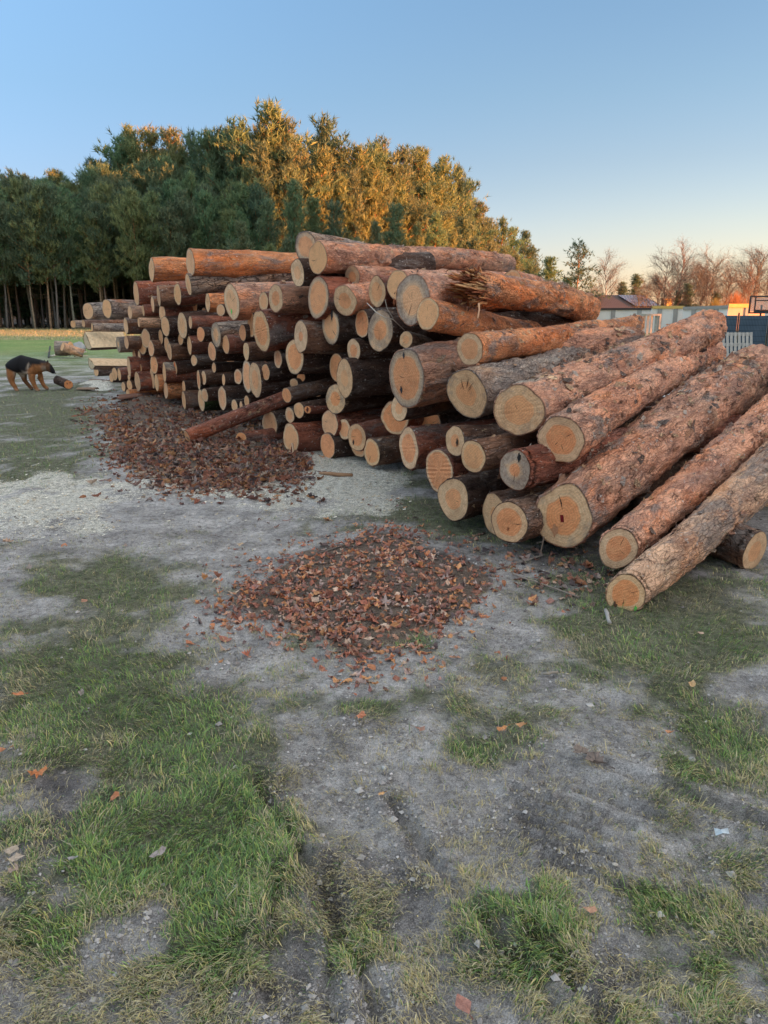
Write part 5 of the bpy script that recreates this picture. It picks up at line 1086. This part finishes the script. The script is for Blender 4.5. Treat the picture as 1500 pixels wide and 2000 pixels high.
bush(1480, 568, 84, 3.0, (.26, .15, .09), 'brown bare bush right of the reddish one', seed=5)
bush(1400, 575, 88, 2.6, (.15, .13, .06), 'olive bush left of the reddish bare bush', seed=6)
# dry weeds by the far heap
bush(118, 662, 29, .4, (.30, .22, .13), 'thin dry weeds standing behind the rubbish heap', N=34, seed=7)

# ------------------------------------------------------------------ house, walls, fence
M_TILE = NT('roof_tile')
def _tile():
    q = M_TILE; oc = q.coord('Object'); wv = q.n('ShaderNodeTexWave'); q.l(oc, wv.inputs['Vector']); wv.bands_direction = 'X'; wv.inputs['Scale'].default_value = 1.1; n = q.noise(oc, 2.5, 4)
    w2 = q.n('ShaderNodeTexWave'); q.l(oc, w2.inputs['Vector']); w2.bands_direction = 'Z'; w2.inputs['Scale'].default_value = 1.6
    c = q.mix(n, (.06, .04, .04, 1), (.10, .06, .055, 1)); c = q.mix(1., c, q.mrange(wv.outputs[1], 0, 1, .6, 1.1), 'MULTIPLY'); c = q.mix(1., c, q.mrange(w2.outputs[1], 0, 1, .7, 1.1), 'MULTIPLY')
    return q.done(c, .6, q.bump(wv.outputs[1], .5, .05))
_tile(); M_TILE = M_TILE.m
M_RENDER = mat_plain('white_render', (.78, .78, .80), .85, .08, 1.5); M_CONC = mat_plain('grey_concrete', (.33, .33, .34), .9, .15, 3); M_CAP = mat_plain('sunlit_cap', (.62, .44, .16), .7, .12, 2)  # the cap's yellow is low sunlight put into the colour
M_DARK = mat_plain('dark_trim', (.05, .045, .05), .6, .1); M_PEACH = mat_plain('sunlit_render', (.62, .42, .34), .85, .1, 2)  # the wall's peach tone is orange sunlight put into the colour
M_PV = NT('solar_glass')
def _pv():
    q = M_PV; oc = q.coord('Object'); br_ = q.n('ShaderNodeTexBrick'); q.l(oc, br_.inputs['Vector']); br_.offset = 0; br_.inputs['Scale'].default_value = 1.0
    br_.inputs['Brick Width'].default_value = .5; br_.inputs['Row Height'].default_value = .5; br_.inputs['Mortar Size'].default_value = .02
    br_.inputs['Color1'].default_value = (.03, .04, .10, 1); br_.inputs['Color2'].default_value = (.035, .045, .115, 1); br_.inputs['Mortar'].default_value = (.2, .22, .3, 1)
    return q.done(br_.outputs[0], .15, None, .6)
_pv(); M_PV = M_PV.m
YH = 138.0
def hp(x, y, Y=YH): return at_Y(x, y, Y)
house = empty('house', (hp(1215, 600)[0], YH, 0), label='low house with a brown tiled roof carrying solar panels, behind the white wall', cat='house')
o0 = Vector(house.location)
rl, rr2, el_, er_ = hp(1168, 577), hp(1260, 577), hp(1128, 602), hp(1285, 602)
zr, ze = rl[2], 2.35
b = MB(); loc = lambda x, y, z: (x - o0.x, y - o0.y, z)
A_ = loc(el_[0], YH - 4, ze); B_ = loc(er_[0], YH - 4, ze); C_ = loc(er_[0], YH + 6, ze); D_ = loc(el_[0], YH + 6, ze); E_ = loc(rl[0], YH + 1, zr + .1); G_ = loc(rr2[0] , YH + 1, zr + .1)
b.add([A_, B_, C_, D_, E_, G_], [(0, 1, 5, 4), (1, 2, 5), (2, 3, 4, 5), (3, 0, 4), (3, 2, 1, 0)], 0); b.obj('roof', M_TILE, house)
b = MB(); b.box(A_[0] + .4, B_[0] - .4, A_[1] + .5, C_[1] - .5, 0, ze - .02); b.obj('wall', M_RENDER, house)
b = MB(); b.box(A_[0], B_[0], A_[1] - .08, A_[1] - .01, ze - .22, ze + .04); b.obj('gutter', M_DARK, house)
def on_roof(fx_, fz_, off=.12): # fraction along x at given slope height
    z = ze + (zr + .1 - ze) * fz_; y = A_[1] + (E_[1] - A_[1]) * fz_; return Vector((fx_ - o0.x, y - .05, z + off))
pv = MB(); P4 = [on_roof(hp(1228, 599)[0], .08), on_roof(hp(1277, 599)[0], .08), on_roof(hp(1254, 579)[0], .90), on_roof(hp(1208, 579)[0], .90)]
n_ = (P4[1] - P4[0]).cross(P4[3] - P4[0]).normalized() * .1
pv.add(P4 + [p + n_ for p in P4], [(3, 2, 1, 0), (4, 5, 6, 7), (0, 1, 5, 4), (1, 2, 6, 5), (2, 3, 7, 6), (3, 0, 4, 7)]); pv.obj('solar_panel', M_PV, house)
# chimney
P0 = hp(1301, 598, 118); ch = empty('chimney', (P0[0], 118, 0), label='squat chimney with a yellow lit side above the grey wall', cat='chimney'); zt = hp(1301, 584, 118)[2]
b = MB(); b.box(-.62, .62, -.5, .5, 0, zt); b.obj('shaft', M_CAP, ch); b = MB(); b.box(-.72, .72, -.6, .6, zt, zt + .12); b.obj('cap', M_CONC, ch); b = MB(); b.box(-.60, -.1, -.53, -.503, zt - 1.1, zt - .12); b.obj('dark_panel', M_DARK, ch)  # shaft's yellow stands for low sun; plain dark patch on its front left
# boundary wall: pieces with posts, along a line running away to the right
def wall_piece(x0, x1, ytop0, ytop1, Y0, Y1, mat, label, posts, cap=None, nm='boundary_wall', capm=None, thick=.14):
    A = at_Y(x0, ytop0, Y0); B = at_Y(x1, ytop1, Y1); e = empty(nm, (A[0], A[1], 0), label=label, cat='wall', group='sections of boundary wall behind the pile')
    d = Vector((B[0] - A[0], B[1] - A[1], 0)); L = d.length; e.rotation_euler = (0, 0, math.atan2(d.y, d.x)); H0, H1 = A[2], B[2]; m = MB()
    m.add([(0, 0, 0), (L, 0, 0), (L, thick, 0), (0, thick, 0), (0, 0, H0), (L, 0, H1), (L, thick, H1), (0, thick, H0)], [(0, 3, 2, 1), (4, 5, 6, 7), (0, 1, 5, 4), (1, 2, 6, 5), (2, 3, 7, 6), (3, 0, 4, 7)])
    m.obj('panel', mat, e)
    for k in range(posts):
        u = (k + .5) / posts * L; h = H0 + (H1 - H0) * u / L; m = MB(); m.box(u - .16, u + .16, -.07, -.003, 0, h - .03); m.obj('post', M_CONC, e)
    if cap is not None: m = MB(); m.add([(0, -.1, H0 - cap), (L, -.1, H1 - cap), (L, thick + .05, H1 - cap), (0, thick + .05, H0 - cap), (0, -.1, H0 + .03), (L, -.1, H1 + .03), (L, thick + .05, H1 + .03), (0, thick + .05, H0 + .03)], [(0, 3, 2, 1), (4, 5, 6, 7), (0, 1, 5, 4), (1, 2, 6, 5), (2, 3, 7, 6), (3, 0, 4, 7)]); m.obj('coping', capm or M_CONC, e)
wall_piece(1070, 1275, 603, 602, 62, 62, M_RENDER, 'white rendered wall with grey posts in front of the tiled roof', 4, .12, capm=M_DARK)
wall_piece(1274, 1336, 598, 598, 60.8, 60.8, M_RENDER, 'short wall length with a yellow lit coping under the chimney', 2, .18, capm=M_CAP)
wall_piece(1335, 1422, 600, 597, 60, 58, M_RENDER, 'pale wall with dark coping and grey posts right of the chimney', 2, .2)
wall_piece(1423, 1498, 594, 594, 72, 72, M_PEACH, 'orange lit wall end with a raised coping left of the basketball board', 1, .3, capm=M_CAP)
wall_piece(1497, 1640, 600, 599, 60, 60, M_RENDER, 'whitish wall behind the basketball board', 3, .15)
# dark blue mesh fence with privacy strips
M_FENCE = NT('fence_strip')
def _f():
    q = M_FENCE; oc = q.coord('Object'); wv = q.n('ShaderNodeTexWave'); q.l(oc, wv.inputs['Vector']); wv.bands_direction = 'X'; wv.inputs['Scale'].default_value = 6.3
    w2 = q.n('ShaderNodeTexWave'); q.l(oc, w2.inputs['Vector']); w2.bands_direction = 'Z'; w2.inputs['Scale'].default_value = 1.6
    n = q.noise(oc, 2, 3); c = q.mix(q.mrange(wv.outputs[1], 0, 1), (.035, .055, .085, 1), (.075, .11, .155, 1)); c = q.mix(q.mrange(w2.outputs[1], .92, 1.0, 0, .8), c, (.02, .03, .05, 1)); c = q.mix(q.mrange(n, .4, .7, 0, .4), c, (.10, .13, .17, 1))
    return q.done(c, .55, q.bump(wv.outputs[1], .4, .01))
_f(); M_FENCE = M_FENCE.m
A = at_Y(1385, 616, 29.5); B = at_Y(1760, 618, 27.0); d = Vector((B[0] - A[0], B[1] - A[1], 0)); Lf = d.length
fe = empty('panel_fence', (A[0], A[1], 0), (0, 0, math.atan2(d.y, d.x)), label='dark blue slatted panel fence at the right behind the pile', cat='fence')
npn = 6; Hf = 1.42
for k in range(npn):
    u0, u1 = Lf * k / npn, Lf * (k + 1) / npn; m = MB(); m.box(u0 + .035, u1 - .035, 0, .03, .05, Hf); m.obj('fence_panel', M_FENCE, fe)
    m = MB(); m.box(u0 - .03, u0 + .03, -.02, .05, 0, Hf + .10); m.obj('post', M_DARK, fe)
# pallet leaning against the fence
M_PAL = mat_plain('weathered_pallet', (.42, .39, .37), .9, .25, 12)
P0 = at_Y(1436, 700, 27.2); pa = empty('wooden_pallet', (P0[0], P0[1], .02), (R(-14), 0, 0), label='grey wooden pallet leaning on the blue fence', cat='pallet')
for k in range(9): m = MB(); m.box(-.60 + k * .1375, -.60 + k * .1375 + .085, -.02, 0, 0, .86 + .004 * (k % 3)); m.obj('slat', M_PAL, pa)
for z in (.04, .40, .76): m = MB(); m.box(-.61, .60, .003, .095, z, z + .10); m.obj('crossbeam', M_PAL, pa)
# grey timber frame near the wall
P0 = at_Y(1266, 640, 40); fr = empty('timber_frame', (P0[0], P0[1], 0), label='grey timber frame with vertical boards in front of the white wall', cat='frame'); hh = at_Y(1266, 613, 40)[2]
m = MB(); m.box(-.52, .52, -.3, .3, hh - .09, hh); m.obj('top_board', M_PAL, fr)
for xx in (-.47, .47):
    for yy in (-.26, .26): m = MB(); m.box(xx - .045, xx + .045, yy - .045, yy + .045, 0, hh - .093); m.obj('leg', M_PAL, fr)
for k in range(4): m = MB(); m.box(-.36 + k * .2, -.24 + k * .2, -.2, -.17, 0, hh - .093); m.obj('board', M_PAL, fr)
# basketball hoop board
M_BOARD = NT('clear_board'); M_BOARD.done((.75, .78, .8), .2, None, .5); M_BOARD.b.inputs['Transmission Weight'].default_value = .85; M_BOARD = M_BOARD.m
P0 = at_Y(1500, 640, 31); hb = empty('basketball_hoop', (P0[0], P0[1], 0), label='basketball board with black frame above the blue fence at the right edge', cat='basketball hoop')
zb0, zb1 = at_Y(1490, 611, 31)[2], at_Y(1490, 579, 31)[2]; x0, x1 = at_Y(1464, 600, 31)[0] - P0[0], at_Y(1545, 600, 31)[0] - P0[0]
m = MB(); m.box(x0 + .05, x1 - .05, 0, .012, zb0 + .05, zb1 - .05); m.obj('backboard', M_BOARD, hb)
m = MB(); fwid = .055
m.bar((x0, 0, zb0), (x0, 0, zb1), fwid, .05); m.bar((x1, 0, zb0), (x1, 0, zb1), fwid, .05); m.bar((x0 - .02, -.004, zb0), (x1 + .02, -.004, zb0), .05, fwid); m.bar((x0 - .02, -.004, zb1), (x1 + .02, -.004, zb1), .05, fwid)
xa, xb = x0 + .20, x0 + .85
m.bar((xa, -.012, zb0), (xa, -.012, zb1), .04, .04); m.bar((xb, -.012, zb0), (xb, -.012, zb1 - .12), .04, .04); m.bar((xa, -.016, zb1 - .15), (xb, -.016, zb1 - .15), .04, .04); m.box(xa, xb, -.02, -.005, zb0 + .0, zb0 + .12)
m.obj('frame', M_DARK, hb)
m = MB(); m.tube([(x0 + .5, -.22 + .22 * math.cos(a), zb0 + .10) if False else (x0 + .52 + .2 * math.cos(a), -.24 + .2 * math.sin(a), zb0 + .1) for a in np.linspace(0, 6.283, 17)], .009, 6, cap=False); m.obj('rim', mat_plain('hoop_orange', (.5, .12, .04), .5), hb)
m = MB(); m.tube([(x0 + .52, .12, 0), (x0 + .52, .12, zb0 + .3)], .035, 8); m.obj('pole', M_DARK, hb)

# unseen buildings added so that their shadow lies over yard, wall and wood
def shed(d0, w0, w1, h, label):
    c = dS * d0 + nS * (w0 + w1) / 2; L = w1 - w0; e = empty('shade_barn', (c[0], c[1], 0), (0, 0, math.atan2(nS[1], nS[0])), label=label, cat='shade_barn'); m = MB(); m.box(-L / 2, L / 2, -6, 6, 0, h - 1.6); m.obj('wall', M_CONC, e)
    m = MB(); a = L / 2 + .4; m.add([(-a, -6.5, h - 1.7), (a, -6.5, h - 1.7), (a, 6.5, h - 1.7), (-a, 6.5, h - 1.7), (-a, 0, h), (a, 0, h)], [(0, 1, 5, 4), (2, 3, 4, 5), (0, 4, 3), (1, 2, 5), (3, 2, 1, 0)]); m.obj('roof', M_TILE_, e)
    m = MB(); m.box(-2, 2, 6.003, 6.08, 0, 3.6); m.obj('dark_panel', M_DARK, e)
M_TILE_ = M_TILE
shed(48, -30, 42, 8.5, 'long grey barn added out of view to shade the yard')
shed(52, 61.5, 74, 9.5, 'tall shed added out of view to shade the wall and wood')

# ------------------------------------------------------------------ rubbish heap, stump, sawdust heaps' bits
YD = 20.5
def dp(x, y, Y=YD): P = at_Y(x, y, Y); return Vector(P)
log(108, 680, 7, 14, 'greyish log stub standing in the rubbish heap left of the pile', 'gy', .9, 0, 1., t=27.0, L=.6, az=100, group='loose wood near the dog')
log(122, 677, 3, 9, 'pale split firewood piece leaning in the rubbish heap', 'lt', .9, 0, 1., t=26.6, L=.7, az=70, el=-20, group='loose wood near the dog')
M_BAG = mat_plain('plastic_bag', (.74, .74, .76), .45, .12, 14)
P0 = on_ground(140, 693); P0[2] = 0
import bmesh
bm = bmesh.new(); bmesh.ops.create_icosphere(bm, subdivisions=3, radius=1); Vb = np.array([v.co[:] for v in bm.verts]); Fb = [tuple(v.index for v in f.verts) for f in bm.faces]; bm.free()
Vb2 = Vb * (1 + .35 * fbm(Vb * 1.8, 3, 7)[:, None]) * np.array([.22, .18, .18]); o = mesh_obj('rubbish_bag', mk_mesh('rubbish_bag', Vb2, Fb, M_BAG, smooth=True), label='crumpled white plastic bag in the rubbish heap', cat='bag'); o.location = (P0[0], P0[1] - .3, .18)
Vb3 = Vb * (1 + .3 * fbm(Vb * 1.5 + 9, 3, 8)[:, None]) * np.array([.24, .2, .22]); o = mesh_obj('rock', mk_mesh('rock', Vb3, Fb, M_CONC, smooth=True), label='grey concrete lump right of the white bag', cat='rock'); P1 = on_ground(156, 690); o.location = (P1[0], P1[1], .18)
def plank(p0, p1, w_, c, lb, z0=.05, z1=.05):
    A = on_ground(*p0); B = on_ground(*p1); m = MB(); m.bar((A[0], A[1], z0), (B[0], B[1], z1), w_, .03, 0, c); m.obj('plank', M_WOOD, label=lb, cat='plank', group='planks of the rubbish heap')
plank((100, 697), (160, 690), .10, (.52, .47, .42), 'long pale board lying in front of the white bag', .03, .16)
plank((144, 694), (168, 691), .10, (.40, .36, .32), 'short grey board under the concrete lump', .05, .08)
plank((146, 698), (170, 696), .08, (.45, .38, .30), 'lowest short board at the right of the rubbish heap', .03, .03)
plank((95, 699), (99, 686), .06, (.05, .05, .05), 'small black slat tilted at the left of the rubbish heap', .02, .2)
log(134, 751, 9, 8.5, 'stub of log with orange cut face lying at the dog\'s nose', 'dk', .98, 0, .0, t=15.3, L=.32, az=-60, far=(112, 742, 9), t2=15.45, group='loose wood near the dog', marks=[('spot', -5, -3, 1.5, (.05, .03, .02), 'hole'), ('spot', 5, -3, 1.5, (.05, .03, .02), 'hole')])
for i, (x_, y_, lb) in enumerate([(190, 747, 'curl of bark on the left sawdust heap, upper'), (172, 765, 'strip of bark at the lower edge of the left sawdust heap'), (213, 750, 'bark scrap right on the left sawdust heap'), (262, 783, 'reddish bark slab before the right sawdust heap'), (252, 786, 'second reddish bark slab before the right sawdust heap')]):
    g = ground_at(x_, y_); m = MB(); n = 7; V = []; Ls = .55 if i > 2 else .4
    for k in range(n):
        a = math.pi * (.15 + .7 * k / (n - 1)); V += [(-Ls / 2, .10 * math.cos(a), .05 * math.sin(a)), (Ls / 2, .09 * math.cos(a), .06 * math.sin(a)), (-Ls / 2, .10 * math.cos(a), .05 * math.sin(a) - .012), (Ls / 2, .09 * math.cos(a), .06 * math.sin(a) - .012)]
    F = []
    for k in range(n - 1): F += [(4 * k, 4 * k + 1, 4 * k + 5, 4 * k + 4), (4 * k + 2, 4 * k + 6, 4 * k + 7, 4 * k + 3)]
    m.add(V, F, 0, (.22, .11, .08) if i > 2 else (.26, .17, .12)); o = m.obj('bark_piece', M_WOOD, label=lb, cat='bark', group='loose bark on the sawdust heaps'); o.location = (g[0], g[1], g[2] + .01); o.rotation_euler = (0, 0, .4 * i - .6)

# ------------------------------------------------------------------ the dog
def build_dog():
    g = on_ground(60, 764); t = 15.35; k = t / FPX * 1.0
    def d(x, y, dep=0.0): return ((x - 60) * k, dep, max((764.5 - y) * k, .018))
    J = {}; E = []; verts = []; rad = []
    def add(name, p, r, parent=None, r2=None):
        fat = 1.5 if p[1] == 0 and r > 4 else 1.32; J[name] = len(verts); verts.append(p); rad.append((r * k * fat, (r2 or r) * k * fat))
        if parent: E.append((J[parent], J[name]))
    add('pelvis', d(36, 713), 11.5, None, 13)
    add('loin', d(47, 712), 11, 'pelvis', 12.5); add('rib', d(59, 716), 11.5, 'loin', 13.5); add('chest', d(70, 719), 11, 'rib', 13); add('neck0', d(79, 717), 8.5, 'chest', 10); add('neck', d(87, 716), 7.5, 'neck0', 8.5)
    add('skull', d(96, 717), 6.6, 'neck', 7); add('brow', d(101, 720), 5.2, 'skull', 5.6); add('muzzle', d(106, 725.5), 3.6, 'brow', 3.8); add('nose', d(110.5, 730.5), 2.6, 'muzzle', 2.6)
    add('rump', d(27, 716), 7, 'pelvis', 8.5); add('tail0', d(21.5, 724), 3, 'rump'); add('tail1', d(20, 735), 3.2, 'tail0'); add('tail2', d(23, 748), 2.4, 'tail1'); add('tail3', d(27, 756), 1.2, 'tail2')
    for nm, s, pts in (('rn', -1, [(30, 722, 8), (30, 733, 6.5), (29, 745, 3.6), (35, 757, 3.0), (37, 762.5, 3.2), (41, 763.5, 2.2)]), ('rf', 1, [(40, 724, 7), (47, 734, 5.6), (46, 744, 3.4), (53, 753, 2.7), (58, 760, 3.0), (62, 761, 2.0)]),
                       ('fn', -1, [(69, 727, 6.5), (68, 737, 5.2), (70.5, 747, 3.6), (74, 757, 3.0), (77, 762, 3.1), (81.5, 763.2, 2.2)]), ('ff', 1, [(76, 727, 6), (78, 738, 4.6), (80, 747, 3.2), (84, 756, 2.7), (88, 760, 3.0), (92, 761, 2.0)])):
        par = 'pelvis' if nm[0] == 'r' else 'chest'
        for i, (x, y, r) in enumerate(pts): add(nm + str(i), d(x, y, s * (.085 if i else .06)), r, par if i == 0 else nm + str(i - 1))
    me = bpy.data.meshes.new('dog_body'); me.from_pydata(verts, E, []); me.update()
    tmp = bpy.data.objects.new('tmp', me); COL.objects.link(tmp); sk = tmp.modifiers.new('s', 'SKIN'); sk.use_smooth_shade = True; ss = tmp.modifiers.new('u', 'SUBSURF'); ss.levels = 2; ss.render_levels = 2
    lay = me.skin_vertices[0].data if len(me.skin_vertices) else None
    if lay is None:
        bmx = bmesh.new(); bmx.from_mesh(me); bmx.verts.layers.skin.verify(); bmx.to_mesh(me); bmx.free(); lay = me.skin_vertices[0].data
    for i, r in enumerate(rad): lay[i].radius = r; lay[i].use_root = (i == 0)
    dg = bpy.context.evaluated_depsgraph_get(); ev = tmp.evaluated_get(dg); m2 = ev.to_mesh()
    V = np.array([v.co[:] for v in m2.vertices]); F = [tuple(p.vertices) for p in m2.polygons]; ev.to_mesh_clear(); bpy.data.objects.remove(tmp)
    # ears and eye ridges join the same skin
    def cone(base, tip, r):
        nonlocal V, F
        b_ = Vector(base); t_ = Vector(tip); n = len(V); ax_ = (t_ - b_).normalized(); u = ax_.orthogonal().normalized(); w_ = ax_.cross(u); vs = []
        for f, rr in ((0, 1.), (.4, .9), (.8, .4)):
            for q in range(8): a = q * math.pi / 4; vs.append(b_.lerp(t_, f) + (u * math.cos(a) + w_ * math.sin(a)) * r * rr)
        vs.append(t_); V = np.concatenate([V, np.array([tuple(v) for v in vs])]); F += [(n + l * 8 + q, n + l * 8 + (q + 1) % 8, n + (l + 1) * 8 + (q + 1) % 8, n + (l + 1) * 8 + q) for l in range(2) for q in range(8)] + [(n + 16 + q, n + 16 + (q + 1) % 8, n + 24) for q in range(8)]
    cone(d(92, 714, .035), d(91, 704, .05), 2.6 * k); cone(d(98, 715, -.045), d(102.5, 704, -.05), 3.0 * k)
    X = V[:, 0] / k + 60; Yp = 764.5 - V[:, 2] / k; nz = vnoise(V * 14, 3); n2 = vnoise(V * 40, 9)
    tan = np.array((.30, .125, .05)); blk = np.array((.012, .011, .013)); cream = np.array((.42, .33, .26)); brn = np.array((.09, .05, .03))
    c = np.tile(tan, (len(V), 1)) * (1 + .25 * n2[:, None])
    def lay_(m, col):
        nonlocal c
        m = np.clip(m, 0, 1)[:, None]; c = c * (1 - m) + col * m
    belly = sstep(722, 728, Yp + 2 * nz) * sstep(34, 40, X) * sstep(68, 62, X) * sstep(741, 735, Yp); lay_(belly, cream)
    low = np.interp(X, [15, 25, 40, 55, 62, 72, 84, 95], [713, 720, 728, 729, 725, 718, 714, 712]); lay_(sstep(low + 2, low - 2, Yp + 1.6 * nz) * (X < 97), blk)
    lay_(np.exp(-((X - 67 + (Yp - 716) * .3) / 1.8) ** 2) * sstep(708, 712, Yp) * sstep(724, 720, Yp), cream * .9)
    lay_(sstep(90, 96, X + nz) * .85, brn); lay_(sstep(102, 106, X), blk); lay_(sstep(98, 97, X) * sstep(88, 90, X) * sstep(715, 718, Yp) * sstep(728, 725, Yp) * .7, cream * .8)
    lay_(sstep(706 + 6, 706 + 2, Yp) * (X > 88), blk * 2); lay_((V[:, 1] > .04) * (Yp > 730) * (X < 65) * .6, brn * .8)
    lay_(sstep(24, 22, X) * sstep(716, 724, Yp) * .6, cream * .8); lay_(sstep(757, 761, Yp) * .35, cream)
    root = empty('dog', (g[0], g[1], 0), label='german shepherd with black saddle bending its head to a log stub, left of the pile', cat='dog')
    q = NT('dog_coat'); oc = q.coord('Object'); nn = q.noise(q.mapping(oc, (20, 60, 60)), 3, 4, .7); colr = q.mix(1., q.attr('col').outputs['Color'], q.ramp(nn, [(.3, .7), (.7, 1.3)]), 'MULTIPLY'); m_ = q.done(colr, .75, q.bump(nn, .5, .01), .2)
    mesh_obj('body', mk_mesh('body', V, F, m_, smooth=True, cols={'col': c}), root)
    m = MB()
    for s in (-1,):
        m.tube([d(102, 718.5, s * .055), d(102.3, 718.5, s * .066)], .9 * k, 8, 0, (.01, .01, .01))
    m.obj('eye', M_DARK, root)
    m = MB(); m.tube([d(110.5, 729.5, 0), d(112.3, 730.5, 0)], [1.6 * k, 1.0 * k], 8, 0, (.01, .01, .01)); m.obj('nose', M_DARK, root)
    return root
build_dog()
